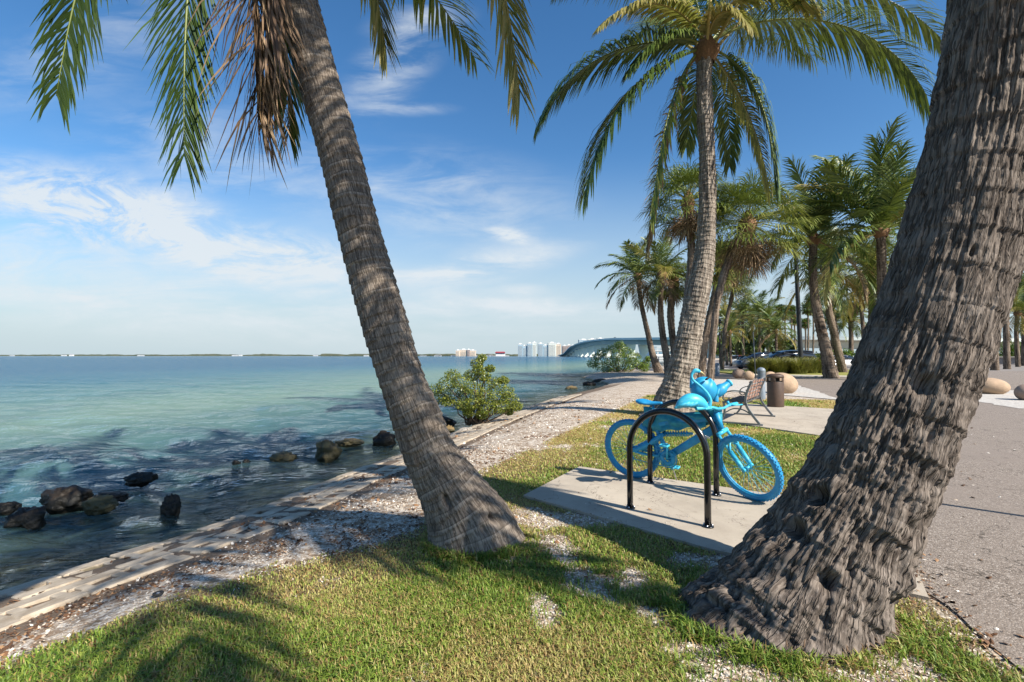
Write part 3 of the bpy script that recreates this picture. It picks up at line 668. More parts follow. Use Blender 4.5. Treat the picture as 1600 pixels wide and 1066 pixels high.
def chips(x, y, z, size, flat=0.4, jag=0.5):
    n = len(x); base = np.array([[1, 0, 0], [0.3, 0.95, 0], [-0.8, 0.6, 0], [-0.8, -0.6, 0], [0.3, -0.95, 0], [0, 0, 1.0]])
    s = size * (0.4 + 1.2 * rng.rand(n) ** 2); th = rng.rand(n) * 6.283
    P = np.repeat(base[None], n, 0) * (1 + jag * (rng.rand(n, 6, 1) - 0.5)); P[:, :, 2] *= flat
    P[:, :, 1] *= (0.5 + 0.5 * rng.rand(n))[:, None]
    tl = rng.normal(0, 0.35, (n, 2)); P[:, :, 2] += P[:, :, 0] * tl[:, :1] + P[:, :, 1] * tl[:, 1:]
    X = P[:, :, 0] * np.cos(th)[:, None] - P[:, :, 1] * np.sin(th)[:, None]; Y_ = P[:, :, 0] * np.sin(th)[:, None] + P[:, :, 1] * np.cos(th)[:, None]
    V = np.stack([x[:, None] + X * s[:, None], y[:, None] + Y_ * s[:, None], z[:, None] + P[:, :, 2] * s[:, None] + 0.002], -1)
    k = np.arange(n)[:, None] * 6; q = [np.concatenate([k + a, k + (a + 1) % 5, k + 5], 1) for a in range(5)]
    return V.reshape(-1, 3), [np.concatenate(q)]
mb = MB()
fg = lambda x, y, ds, dl: np.where((ds > 0.45) & (dl < 0.12), 0.9 * np.clip((ds - 0.55) / 0.9, 0.12, 1) * np.clip((y - 1.6) / 2.6, 0.25, 1) * (0.2 + 0.8 * (fbm(x * 4, y * 4, 0, 51) > 0.46)), np.where(dl > 0, 0.95 * bare(x, y) + 0.03, 0))
for n, r0, r1, s in [(60000, 1.5, 4.2, 0.0075), (60000, 4.2, 8, 0.011), (30000, 8, 16, 0.02)]:
    x, y, z = scatter(n, r0, r1, fg); V, Fl = chips(x, y, z, s)
    mb.add(V, Fl, np.repeat(rng.rand(len(x)) ** 0.7, 6))
tag(mk('shell_gravel', mb, MT['shell_chip'], smooth=False), kind='stuff', label='crushed white shell gravel along the water edge', cat='gravel')
mb = MB()
fl_ = lambda x, y, ds, dl: np.where((ds > 0.3) & (dl < 0.25), 0.9 * np.clip((fbm(x * 2.6, y * 2.6, 0, 61) - 0.47) * 9 + np.exp(-(dl / 0.16) ** 2) * 0.9, 0.02, 1), 0.045)
for n, r0, r1, s in [(30000, 1.5, 4.5, 0.011), (26000, 4.5, 9, 0.016), (9000, 9, 18, 0.03)]:
    x, y, z = scatter(n, r0, r1, fl_); V, Fl = chips(x, y, z + 0.004, s, 0.25, 1.0); mb.add(V, Fl, np.repeat(rng.rand(len(x)), 6))
tag(mk('leaf_litter', mb, MT['litter_leaf'], smooth=False), kind='stuff', label='brown fallen leaf litter on the shell gravel', cat='leaf litter')

# ------------------------------------------------------------------ revetment blocks along the water
def shorepoint(s):
    P = np.array(SHORE[3:17]); d = np.concatenate([[0], np.cumsum(np.linalg.norm(np.diff(P, axis=0), axis=1))])
    return np.array([np.interp(s, d, P[:, 0]), np.interp(s, d, P[:, 1])])
def blockmesh():
    mb = MB(); L = 0.336; W = 0.45; H = 0.07; hx = 0.072; hy = 0.062
    # ring of solid bars round the slot, with notched corners (interlocking outline)
    mb.add(*box((0, (W / 2 + hy) / 2, 0), (L - 0.0, W / 2 - hy, H), bev=0.008))
    mb.add(*box((0, -(W / 2 + hy) / 2, 0), (L - 0.0, W / 2 - hy, H), bev=0.012))
    mb.add(*box(((L / 2 - 0.030 + hx) / 2, 0, -0.002), (L / 2 - 0.030 - hx, 2 * hy + 0.02, H), bev=0.006))
    mb.add(*box((-(L / 2 - 0.030 + hx) / 2, 0, -0.002), (L / 2 - 0.030 - hx, 2 * hy + 0.02, H), bev=0.006))
    return mb
blk = mk('revetment_block', blockmesh(), MT['block_concrete'], smooth=False)
tag(blk, 'sandy concrete revetment block with a rectangular slot, set along the water edge', 'concrete block', 'interlocking concrete blocks along the shore')
first = True; s = 0.9; k = 0; rb = random.Random(3)
while s < 22:
    for row in (0, 1):
        ss = s + row * 0.176
        p = shorepoint(ss); q = shorepoint(ss + 0.2); t = (q - p) / np.linalg.norm(q - p); nv = np.array([t[1], -t[0]])
        off = 0.13 + row * 0.475
        c_ = p + nv * off
        if c_[1] < 1.6: continue
        dd = off; z = (-0.268 if row == 0 else float(height(np.array(off))) - 0.022)
        b = blk if first else dup(blk); first = False
        slope = 0.13
        b.location = (c_[0], c_[1], z + rb.uniform(-0.008, 0.008))
        b.rotation_euler = (-slope + rb.uniform(-0.03, 0.03), rb.uniform(-0.03, 0.03), math.atan2(t[1], t[0]) + rb.uniform(-0.03, 0.03))
    s += 0.352; k += 1

# small black ring lying on the shells
p = gnd(247, 930, -0.06); t_ = thing('plastic_ring', 'small black plastic ring lying on the shell gravel beside the lawn', 'plastic ring', p)
a_ = np.linspace(0, 2 * np.pi, 24, endpoint=False)
mb = MB(); mb.add(*tube(np.c_[0.022 * np.cos(a_), 0.022 * np.sin(a_), 0 * a_ + 0.01] + p, 0.008, 8, closed=True)); mk('ring', mb, MT['rubber'], t_)
mb = MB(); mb.add(*tube(np.c_[0.008 * np.cos(a_), 0.008 * np.sin(a_), 0 * a_ + 0.012] + p, 0.003, 6, closed=True)); mk('inner_ring', mb, MT['steel'], t_)

# ------------------------------------------------------------------ rocks
ICO3 = ico(4)
def rock(px, py, wpx, hpx, mat, label, seed, z=WATER, deep=0.6, group=None, sx=1.0):
    c_ = gnd(px, py + hpx * 0.30, z); sc_ = c_[1] / F; rx = wpx * sc_ * 0.43; rz = hpx * sc_ * 0.78; ry = rx * 0.75
    V, Fq = ICO3; r_ = fbm(V[:, 0] * 1.3 + seed, V[:, 1] * 1.3, V[:, 2] * 1.3, seed, 5, 0.6)
    rg = np.abs(fbm(V[:, 0] * 3 + seed, V[:, 1] * 3, V[:, 2] * 3, seed + 5, 4, 0.6) - 0.5)
    r3 = fbm(V[:, 0] * 6 + seed, V[:, 1] * 6, V[:, 2] * 6, seed + 9, 4, 0.65)
    W = V * (0.45 + 1.15 * r_ - 0.8 * rg + 0.35 * (r3 - 0.5))[:, None]
    W = W / np.max(np.abs(W), axis=0) * np.array([rx, ry, rz])
    W = W @ rotm(0, 0, seed * 1.3 if sx != 1 else 0.2 * seed % 0.5).T
    mb = MB(); mb.add(W + c_ - np.array([0, 0, rz * 0.12]), Fq)
    o = mk('rock', mb, MT[mat]); 
    tag(o, label, 'rock', group); return o
rock(42, 800, 68, 32, 'rock_dark', 'large dark wet rock nearest the left edge of the photo', 1)
rock(12, 790, 44, 14, 'rock_dark', 'low dark rock cut off by the left edge of the photo', 2)
rock(103, 771, 88, 28, 'rock_dark', 'broad black rock in the water, largest of the left cluster', 3)
rock(158, 782, 54, 22, 'rock_brown', 'brown algae covered rock beside the broad black rock', 4)
rock(176, 772, 60, 10, 'rock_dark', 'low dark rock just awash right of the brown algae rock', 5)
rock(220, 743, 56, 16, 'rock_dark', 'dark jagged rock alone in the water beyond the left cluster', 6)
rock(268, 784, 34, 36, 'rock_dark', 'upright pointed dark rock standing alone in the water', 7)
rock(370, 722, 16, 9, 'rock_dark', 'smaller of two tiny dark rocks between the wave ripples', 8)
rock(386, 720, 16, 8, 'rock_dark', 'tiny dark rock on the right of the pair, halfway to the palm', 9)
rock(442, 711, 50, 14, 'rock_brown', 'flat brown rock awash left of the tall golden rock', 10)
rock(512, 694, 52, 28, 'rock_brown', 'tall golden brown rock in the shallows', 11)
rock(548, 688, 56, 8, 'rock_brown', 'long low brown rock shelf between golden and black rocks', 12)
rock(600, 681, 42, 24, 'rock_dark', 'black angular rock close to the leaning palm trunk', 13)
for k, (px, py, w_, h_, mt_, lb) in enumerate([(686, 655, 70, 16, 'rock_dark', 'dark flat rock under the left side of the mangrove bush'), (700, 668, 30, 10, 'rock_brown', 'brown rock below the mangrove bush beside the palm trunk'),
        (727, 672, 34, 13, 'rock_pale', 'pale rounded rock in front of the mangrove bush'), (700, 680, 32, 16, 'rock_pale', 'pale rock touching the leaning palm trunk outline'), (742, 684, 26, 9, 'rock_pale', 'small pale rock nearest the sand below the mangrove bush')]):
    rock(px, py, w_, h_, mt_, lb, 20 + k, z=-0.3)
for k, (px, py, w_, h_, mt_, lb) in enumerate([(893, 605, 26, 6, 'rock_brown', 'low brown rock farthest left off the small inlet'), (921, 599, 26, 8, 'rock_dark', 'black rock in the middle of the inlet mouth'), (938, 594, 34, 8, 'rock_dark', 'black rock before the farther mangrove bush'),
        (958, 592, 22, 6, 'rock_dark', 'small dark rock at the foot of the farther mangrove bush')]):
    rock(px, py, w_, h_, mt_, lb, 30 + k)
# ------------------------------------------------------------------ palms
ZU = np.array([0, 0, 1.0])
def heroTrunk(P, r, mat, parent, seed, lump=0.0, ringp=0.075, ringa=0.006, fis=0.006, fisf=26, chunk=None, ns=420, nc=200, holes=(), flare=None):
    """P (k,3) centre line, r (k,) radii; real relief is pushed into the mesh"""
    C = catmull(np.c_[P, r], ns); Pc, rad = C[:, :3], C[:, 3]
    T, N, B = frames(Pc); a = np.linspace(0, 2 * np.pi, nc, endpoint=False)
    s = np.concatenate([[0], np.cumsum(np.linalg.norm(np.diff(Pc, axis=0), axis=1))])
    S, A = np.meshgrid(s, a, indexing='ij'); Rr = np.repeat(rad[:, None], nc, 1)
    ca, sa = np.cos(A), np.sin(A); q = 0.3
    wob = (fbm(ca * 1.2, sa * 1.2, S * 1.1, seed, 3) - 0.5)
    D = lump * 2.2 * wob
    sw = S + 0.06 * (fbm(ca * 1.1, sa * 1.1, S * 1.5, seed + 1, 2) - 0.5)
    fr = (sw / ringp) % 1.0
    D = D + ringa * (1 - fr) * (0.5 + 1.0 * vnoise(ca * 1.5, sa * 1.5, np.floor(sw / ringp) * 3.1, seed + 2)) - ringa * 0.5
    f = fbm(ca * fisf * q, sa * fisf * q, S * fisf * 0.08, seed + 3, 3, 0.55)
    D = D - fis * np.clip(1 - np.abs(f - 0.5) * 9, 0, 1) + fis * 0.8 * (f - 0.5)
    if chunk is not None:
        w_ = np.interp(S, [0, 0.5, 1.6, 2.4, s[-1] + 3], chunk)
        c1_ = fbm(ca * 2.1, sa * 2.1, S * 6.5, seed + 8, 4, 0.6)
        c2_ = fbm(ca * 5.5, sa * 5.5, S * 9.0, seed + 9, 3, 0.55)
        c3_ = fbm(ca * 3.2, sa * 3.2, S * 2.2, seed + 14, 4, 0.6); c4_ = fbm(ca * 2.2, sa * 2.2, S * 8.0, seed + 15, 4, 0.6)
        D = D + w_ * ((c1_ - 0.5) * 1.5 - 0.45 * (1 - np.abs(2 * c3_ - 1)) ** 14 - 0.22 * (1 - np.abs(2 * c4_ - 1)) ** 12 + 0.1)
    hl = []
    B0 = Pc[:, None] + Rr[..., None] * (ca[..., None] * N[:, None] + sa[..., None] * B[:, None]); cp_, sp2 = math.cos(PITCH), math.sin(PITCH)
    dep = cp_ * B0[..., 1] + sp2 * (B0[..., 2] - CAMZ); hx_ = CX + F * B0[..., 0] / dep; hy_ = CY - F * (cp_ * (B0[..., 2] - CAMZ) - sp2 * B0[..., 1]) / dep
    for h_ in holes:          # knot holes, given where they are seen on the bark
        e_ = (hx_ - h_[0]) ** 2 + (hy_ - h_[1]) ** 2; dd_ = np.where(e_ < 64, np.linalg.norm(B0 - [0, 0, CAMZ], axis=2), 1e9); k_ = np.unravel_index(np.argmin(dd_), dd_.shape)
        hl.append((S[k_], A[k_], h_[2], h_[3], h_[4]))
    for (hs_, ha, rs, ra, dp) in hl:
        da = (A - ha + np.pi) % (2 * np.pi) - np.pi
        D = D - dp * np.exp(-(((S - hs_) / rs) ** 2 + (da / ra) ** 2) ** 1.5)
    if flare: 
        D = D + flare * np.exp(-S / 0.12) * (0.4 + 1.2 * vnoise(ca * 3, sa * 3, 0 * S, seed + 12))
    Rr = Rr + D
    V = Pc[:, None] + Rr[..., None] * (ca[..., None] * N[:, None] + sa[..., None] * B[:, None])
    i = np.arange(ns - 1)[:, None]; j = np.arange(nc)[None]; j2 = (j + 1) % nc
    Fq = np.stack([i * nc + j, i * nc + j2, (i + 1) * nc + j2, (i + 1) * nc + j], -1).reshape(-1, 4)
    rm = float(np.mean(rad)); uvw = np.stack([np.abs((A / np.pi + 0.0) % 2 - 1) * np.pi * rm, S], -1)
    mb = MB(); mb.add(V.reshape(-1, 3), Fq, uv=uvw.reshape(-1, 2))
    o = mk('trunk', mb, MT[mat], parent); return o
def pxline(lst, Y):
    """(px, py, width_px [, Y]) -> world centre line and radii"""
    P = []; r = []
    for e in lst:
        y_ = e[3] if len(e) > 3 else Y
        P.append(at(e[0], e[1], y_)); r.append(e[2] * y_ / F / 2)
    return np.array(P), np.array(r)

def frondmesh(C, lmax, npair, wd, seed, grav=0.5, ragged=0.1, side=None, tint=(0.25, 0.75), alpha=(72, 24), rr_=0.02, lift=0.15, start=0.14, seg=3):
    """C (n,3): rachis curve. Returns (rachis MB+leaflets) as one frond"""
    rs = np.random.RandomState(seed); n = len(C); T = nrm(np.gradient(C, axis=0))
    L = np.concatenate([[0], np.cumsum(np.linalg.norm(np.diff(C, axis=0), axis=1))]); L /= L[-1]
    if side is None:
        h = C[-1] - C[0]; h[2] = 0
        if np.linalg.norm(h) < 1e-3: h = np.array([1.0, 0, 0])
        side = nrm(np.cross(h, ZU))
    mb = MB(); rad = np.interp(L, [0, 0.12, 1], [rr_ * 1.6, rr_, rr_ * 0.12])
    V, Fl = tube(C, rad, 5); mb.add(V, Fl, 0.85)
    t = np.linspace(start, 0.995, npair); t = np.repeat(t, 2) + rs.normal(0, 0.004, npair * 2); t = np.clip(t, start, 1)
    sg = np.tile([1.0, -1.0], npair)
    keep = rs.rand(len(t)) > ragged * 0.35; t = t[keep]; sg = sg[keep]; m = len(t)
    p = np.stack([np.interp(t, L, C[:, k]) for k in range(3)], 1); tt = nrm(np.stack([np.interp(t, L, T[:, k]) for k in range(3)], 1))
    sd = nrm(side[None] - tt * np.sum(tt * side, 1, keepdims=True)); up = np.cross(sd, tt); up = up * np.sign(up[:, 2:3] + 1e-6)
    u = (t - start) / (1 - start)
    al = np.radians(alpha[0] + (alpha[1] - alpha[0]) * u ** 0.8) + rs.normal(0, 0.07 + 0.12 * ragged, m)
    ln = lmax * np.interp(u, [0, 0.2, 0.5, 0.8, 1], [0.55, 0.95, 1.0, 0.8, 0.5]) * (1 + rs.normal(0, 0.06 + 0.12 * ragged, m))
    d0 = nrm(np.cos(al)[:, None] * tt + np.sin(al)[:, None] * (sg[:, None] * sd + lift * up) + rs.normal(0, 0.03 + 0.05 * ragged, (m, 3)))
    pts = [p]; d = d0; W = []
    wv = nrm(tt - d0 * np.sum(tt * d0, 1, keepdims=True) + 0.35 * up)
    for k in range(seg):
        pts.append(pts[-1] + d * (ln / seg)[:, None]); gk = grav * (0.25 + 0.9 * (k + 1) / seg) * (1 + rs.normal(0, 0.25, m))[:, None]
        d = nrm(d - gk * ZU[None] + rs.normal(0, 0.03 + 0.08 * ragged, (m, 3)))
    wp = {3: [0.55, 1.0, 0.75, 0.04], 2: [0.6, 1.0, 0.04]}[seg]
    rows = []
    for k in range(seg + 1):
        h = wv * (wd * wp[k] / 2); rows += [pts[k] - h, pts[k] + h]
    V = np.stack(rows, 1); nv = 2 * (seg + 1); b = np.arange(m)[:, None] * nv
    Fq = np.concatenate([np.concatenate([b + 2 * k, b + 2 * k + 1, b + 2 * k + 3, b + 2 * k + 2], 1) for k in range(seg)])
    tn = np.clip(tint[0] + (tint[1] - tint[0]) * rs.rand(m), 0, 1)
    tv = np.clip(tn[:, None] + np.repeat(np.linspace(-0.06, 0.16, seg + 1), 2)[None], 0, 1)
    mb.add(V.reshape(-1, 3), Fq, tv.ravel()); return mb
def arc(az, e0, e1, L, n=26, bendp=1.25):
    """rachis from the origin; az degrees from +X anticlockwise, elevation sweeps e0 -> e1"""
    t = np.linspace(0, 1, n); e = np.radians(e0 + (e1 - e0) * t ** bendp); ds = L / (n - 1); a = R(az)
    d = np.stack([np.cos(e) * math.cos(a), np.cos(e) * math.sin(a), np.sin(e)], 1)
    return np.vstack([[0, 0, 0], np.cumsum(d[:-1] * ds, axis=0)])
def bez(p0, p1, p2, p3, n=30):
    t = np.linspace(0, 1, n)[:, None]; return (1 - t) ** 3 * p0 + 3 * (1 - t) ** 2 * t * p1 + 3 * (1 - t) * t * t * p2 + t ** 3 * p3
def crownheart(parent, c, r, h, mat='fibre'):
    mb = MB(); V, Fl = lathe([(r * 0.9, -h * 0.5), (r * 1.35, -h * 0.1), (r * 1.5, h * 0.3), (r * 0.9, h * 0.8), (r * 0.25, h * 1.2)], 18, c)
    V = V + (np.stack([fbm(V[:, 0] * 14, V[:, 1] * 14, V[:, 2] * 5, k, 3) for k in range(3)], 1) - 0.5) * r * 0.7
    mb.add(V, Fl); return mk('crown_fibre', mb, MT[mat], parent)

# --- leaning palm near the water, its crown above the picture
YL = 3.75
P, r = pxline([(742, 862, 168), (733, 822, 146), (707, 770, 112), (673, 710, 90), (650, 650, 85), (627, 590, 77), (605, 520, 79), (580, 430, 77), (558, 350, 74), (531, 240, 71), (499, 130, 70), (467, 0, 62, 3.78), (443, -110, 52, 3.82), (428, -190, 46, 3.85)], YL)
P[0][2] = -0.12
palmL = thing('coconut_palm', 'leaning grey-barked palm between bike rack and water, its fronds hanging in from above', 'palm tree', (P[1][0], P[1][1], 0))
heroTrunk(P, r * 0.90, 'bark_leaning', palmL, 3, lump=0.010, ringp=0.085, ringa=0.010, fis=0.0045, fisf=34, chunk=(0.006, 0.004, 0.002, 0.0015, 0.0015), ns=620, nc=240,
          holes=[(692, 787, 0.045, 0.09, 0.07), (776, 808, 0.03, 0.07, 0.05), (763, 828, 0.03, 0.06, 0.04), (700, 560, 0.03, 0.05, 0.015)], flare=0.05)
cr = P[-1]
crownheart(palmL, cr, 0.14, 0.4)
def hangF(pts, mat, seed, **kw):
    Q = [cr] + [at(a, b, y) for a, b, y in pts]
    mb = frondmesh(bez(*Q), kw.pop('lmax', 0.55), kw.pop('npair', 110), kw.pop('wd', 0.024), seed, **kw)
    return mk('frond', mb, MT[mat], palmL)
hangF([(240, -370, 3.7), (140, -190, 3.6), (88, 150, 3.5)], 'frond_green', 11, grav=0.6, tint=(-0.2, 0.35), side=np.array([0.6, 0.8, 0]), lmax=0.55, alpha=(26, 20), wd=0.020, npair=110)
hangF([(340, -330, 3.6), (280, -170, 3.55), (288, 245, 3.5)], 'frond_green', 12, grav=0.3, tint=(-0.2, 0.4), side=np.array([0.9, 0.45, 0]), alpha=(24, 18), lmax=0.62, wd=0.020, npair=120)
hangF([(410, -290, 3.6), (385, -150, 3.55), (404, 190, 3.5)], 'frond_dead', 13, grav=0.35, tint=(0.05, 0.9), ragged=0.8, side=np.array([0.95, 0.2, 0]), alpha=(22, 10), lmax=0.85, wd=0.022, npair=150)
hangF([(430, -280, 3.65), (402, -150, 3.6), (428, 130, 3.55)], 'frond_dead', 23, grav=0.35, tint=(0.0, 0.6), ragged=0.9, side=np.array([0.9, -0.4, 0]), alpha=(22, 10), lmax=0.8, wd=0.022, npair=130)
hangF([(455, -290, 3.95), (440, -140, 4.0), (452, 215, 4.0)], 'frond_green', 14, grav=0.4, tint=(0.2, 1.0), side=np.array([1, 0.1, 0]), alpha=(26, 14), lmax=0.55)
hangF([(500, -330, 4.1), (555, -230, 4.2), (602, 72, 4.2)], 'frond_yellow', 15, grav=0.35, tint=(0.1, 0.9), side=np.array([0.9, -0.3, 0]), alpha=(24, 12), lmax=0.6, npair=110)
hangF([(600, -430, 3.6), (760, -330, 3.5), (812, 145, 3.5)], 'frond_yellow', 16, grav=0.35, tint=(0.0, 0.8), side=np.array([0.8, -0.5, 0]), alpha=(30, 16), lmax=0.6, npair=110)
hangF([(300, -400, 4.2), (190, -250, 4.5), (180, -40, 4.6)], 'frond_green', 17, grav=0.5, tint=(0.1, 0.6), side=np.array([1, 0.3, 0]), alpha=(48, 20), lmax=0.6)
hangF([(470, -330, 4.6), (500, -210, 5.0), (512, -40, 5.2)], 'frond_green', 18, grav=0.5, tint=(0.1, 0.6), side=np.array([1, 0.0, 0]), lmax=0.5)
for k, (az, e0, e1) in enumerate([(100, 70, 20), (200, 55, -5), (20, 50, -10), (280, 60, 0), (330, 30, -30), (160, 30, -40), (60, 25, -30)]):
    mk('frond', frondmesh(arc(az, e0, e1, 3.0) + cr, 0.7, 60, 0.036, 40 + k), MT['frond_green'], palmL)

# --- big near palm on the right
YR = 2.72
P, r = pxline([(1172, 1105, 350, 2.64), (1230, 985, 302, 2.68), (1276, 900, 244, 2.70), (1333, 800, 208, 2.71), (1382, 700, 200), (1423, 600, 192), (1461, 500, 192), (1495, 400, 188), (1520, 300, 186), (1542, 200, 184), (1555, 100, 180), (1567, 0, 176), (1585, -160, 164, 2.72), (1610, -420, 150, 2.75), (1650, -800, 130, 2.8)], YR)
P[0][2] = -0.35
palmR = thing('coconut_palm', 'huge rough-barked palm trunk in the right foreground, leaning right out of the picture', 'palm tree', (P[1][0], P[1][1], 0))
heroTrunk(P, r * 0.83, 'bark_near', palmR, 9, lump=0.028, ringp=0.21, ringa=0.010, fis=0.013, fisf=22, chunk=(0.070, 0.066, 0.044, 0.020, 0.015), ns=760, nc=420,
          holes=[(1274, 768, 0.05, 0.14, 0.14), (1236, 818, 0.045, 0.13, 0.10), (1300, 905, 0.05, 0.12, 0.09), (1448, 598, 0.05, 0.12, 0.05), (1525, 385, 0.03, 0.04, 0.04), (1552, 130, 0.04, 0.06, 0.04)], flare=0.035)
cr = P[-1]; crownheart(palmR, cr, 0.2, 0.5)
for k in range(18):
    az = k * 137.5; e0 = 75 - k * 3.2
    mk('frond', frondmesh(arc(az, e0, e0 - 50, 3.1) + cr, 0.85, 60, 0.045, 60 + k), MT['frond_green'], palmR)
# loose fibrous roots at its foot
tk = [q_ for q_ in palmR.children if q_.name.startswith('trunk')][0]; n_ = len(tk.data.vertices); V_ = np.zeros(n_ * 3); tk.data.vertices.foreach_get('co', V_); V_ = V_.reshape(-1, 3) + wl(palmR)
V_ = V_[(V_[:, 2] > 0.02) & (V_[:, 2] < 0.07)]; cen = V_.mean(0)
mb = MB(); rs = np.random.RandomState(5)
for k in range(150):
    b0 = V_[rs.randint(len(V_))]; o_ = nrm((b0 - cen) * [1, 1, 0]); o_ = nrm(o_ + rs.normal(0, 0.35, 3) * [1, 1, 0]); l = rs.uniform(0.02, 0.085)
    q = [b0 - o_ * 0.02, b0 + o_ * l * 0.3 - ZU * 0.015, np.array([*(b0 + o_ * l * 0.7 + rs.normal(0, 0.01, 3))[:2], 0.008]), np.array([*(b0 + o_ * l * 1.1 + rs.normal(0, 0.015, 3))[:2], -0.01])]
    V, Fl = tube(catmull(q, 7), np.linspace(0.0045, 0.0018, 7) * rs.uniform(0.6, 1.3), 5); mb.add(V, Fl)
tag(mk('fibrous_roots', mb, MT['branch'], palmR), kind='stuff')

# --- ringed palm in the middle
YM = 11.2
P, r = pxline([(1046, 672, 98), (1050, 645, 78), (1062, 600, 56), (1073, 550, 46), (1082, 500, 42), (1092, 450, 40), (1101, 400, 33), (1105, 330, 29), (1105, 250, 28), (1102, 180, 27), (1100, 120, 27), (1103, 82, 26)], YM)
P[0][2] = -0.15
palmM = thing('coconut_palm', 'tall ringed palm rising behind the blue bicycle, its whole crown spread at the top', 'palm tree', (P[1][0], P[1][1], 0))
heroTrunk(P, r * 0.90, 'bark_ringed', palmM, 17, lump=0.03, ringp=0.11, ringa=0.016, fis=0.010, fisf=20, chunk=(0.05, 0.04, 0.03, 0.02, 0.008), ns=640, nc=150, flare=0.10)
cr = P[-1] + np.array([0, 0, 0.15]); crownheart(palmM, cr - ZU * 0.2, 0.2, 0.42)
def mF(c1_, c2_, tip, mat, seed, **kw):
    Q = [cr] + [at(*q) for q in (c1_, c2_, tip)]
    kw.setdefault('lmax', 1.35); kw.setdefault('npair', 130); kw.setdefault('wd', 0.042); kw.setdefault('rr_', 0.03); kw.setdefault('grav', 0.95)
    return mk('frond', frondmesh(bez(*Q, n=36), kw.pop('lmax'), kw.pop('npair'), kw.pop('wd'), seed, **kw), MT[mat], palmM)
Yc = YM
mF((1040, 55, 11.0), (915, 60, 10.9), (850, 180, 10.8), 'frond_green', 71, tint=(0.0, 0.5))
mF((1060, 90, 11.0), (950, 120, 10.5), (915, 300, 10.3), 'frond_green', 72, tint=(0.0, 0.45))
mF((1075, 90, 11.2), (1035, 150, 11.0), (1018, 345, 10.8), 'frond_green', 73, tint=(0.2, 0.9), lmax=0.75, ragged=0.6)
mF((1070, 95, 11.6), (1035, 180, 12), (1012, 390, 12.2), 'frond_dead', 74, tint=(0.2, 0.9), lmax=0.7, ragged=0.9)
mF((1075, 10, 10.6), (1010, -25, 9.6), (940, 40, 9.2), 'frond_yellow', 75, tint=(0.2, 0.9), lmax=0.7)
mF((1180, 10, 11.0), (1370, 0, 10.4), (1448, 150, 10.0), 'frond_green', 76, tint=(0.0, 0.6), lmax=1.5, npair=150)
mF((1190, -30, 11.6), (1360, -60, 11.6), (1470, 60, 11.6), 'frond_green', 77, tint=(0.3, 1.0))
mF((1150, 90, 11.0), (1200, 120, 10.8), (1213, 290, 10.6), 'frond_green', 78, tint=(0.0, 0.6), lmax=1.0)
mF((1135, 110, 11.4), (1185, 180, 11.3), (1202, 300, 11.2), 'frond_yellow', 79, tint=(0.0, 0.7), lmax=0.7)
mF((1120, 100, 12.2), (1145, 160, 13.2), (1140, 260, 13.6), 'frond_green', 80, tint=(0.1, 0.7), lmax=0.8)
mF((1095, 100, 12.2), (1085, 140, 13.0), (1072, 230, 13.2), 'frond_green', 81, tint=(0.1, 0.7), lmax=0.8)
mF((1060, -20, 11.5), (960, -90, 11.8), (880, -30, 12.0), 'frond_green', 82, tint=(0.1, 0.8))
mF((1130, 0, 10.8), (1180, -50, 10.4), (1270, 10, 10.2), 'frond_yellow', 83, tint=(0.0, 0.7), lmax=0.9)
mF((1100, -30, 12), (1130, -170, 13), (1180, -200, 14.5), 'frond_green', 84)
mF((1090, -20, 11.5), (1030, -170, 11), (1000, -230, 10.4), 'frond_green', 85)
mF((1120, -20, 11.0), (1220, -140, 11), (1320, -180, 11.2), 'frond_green', 86)
mF((1110, 30, 10.8), (1130, -10, 10.4), (1170, 40, 10.2), 'frond_yellow', 87, tint=(0.0, 0.6), lmax=0.7)
mF((1080, 40, 12.0), (1030, 10, 14), (980, 70, 15), 'frond_green', 88)
mF((1130, 40, 12.0), (1190, 20, 14), (1270, 90, 15), 'frond_green', 89)
mF((1085, 60, 11.0), (1030, 40, 10.6), (985, 110, 10.4), 'frond_green', 90, tint=(0.1, .6), lmax=.8)
for k in range(7):  # upright green stalk bases seen round the heart
    a_ = R(k * 51); V, Fl = tube(bez(cr - ZU * 0.3, cr + np.array([math.cos(a_), math.sin(a_), 0]) * 0.25 - ZU * 0.1, cr + np.array([math.cos(a_), math.sin(a_), 0]) * 0.5 + ZU * 0.3, cr + np.array([math.cos(a_), math.sin(a_), 0]) * 0.8 + ZU * 0.55, 10), 0.035, 7)
    mbk = MB(); mbk.add(V, Fl, 0.9); mk('stalk', mbk, MT['frond_yellow'], palmM)

# --- palm behind the viewer whose fronds shade the foreground (out of the picture)
palmB = thing('coconut_palm', 'coconut palm standing behind the viewer, only its shadow on the lawn in view', 'palm tree', (-2.2, -1.5, 0))
P = np.array([[-2.2, -1.5, -0.1], [-1.8, -1.3, 0.8], [-0.4, -0.6, 2.9], [1.3, -0.2, 4.9], [2.7, 0.0, 6.1]]); mb = MB(); V, Fl = tube(catmull(P, 40), np.linspace(0.18, 0.11, 40), 14)
mb.add(V, Fl); mk('trunk', mb, MT['bark_far'], palmB); cr = P[-1]
for k in range(15):
    az = k * 137.5; e0 = 60 - k * 5.5
    mk('frond', frondmesh(arc(az, e0, e0 - 75, 3.1) + cr, 0.8, 56, 0.05, 160 + k), MT['frond_green'], palmB)

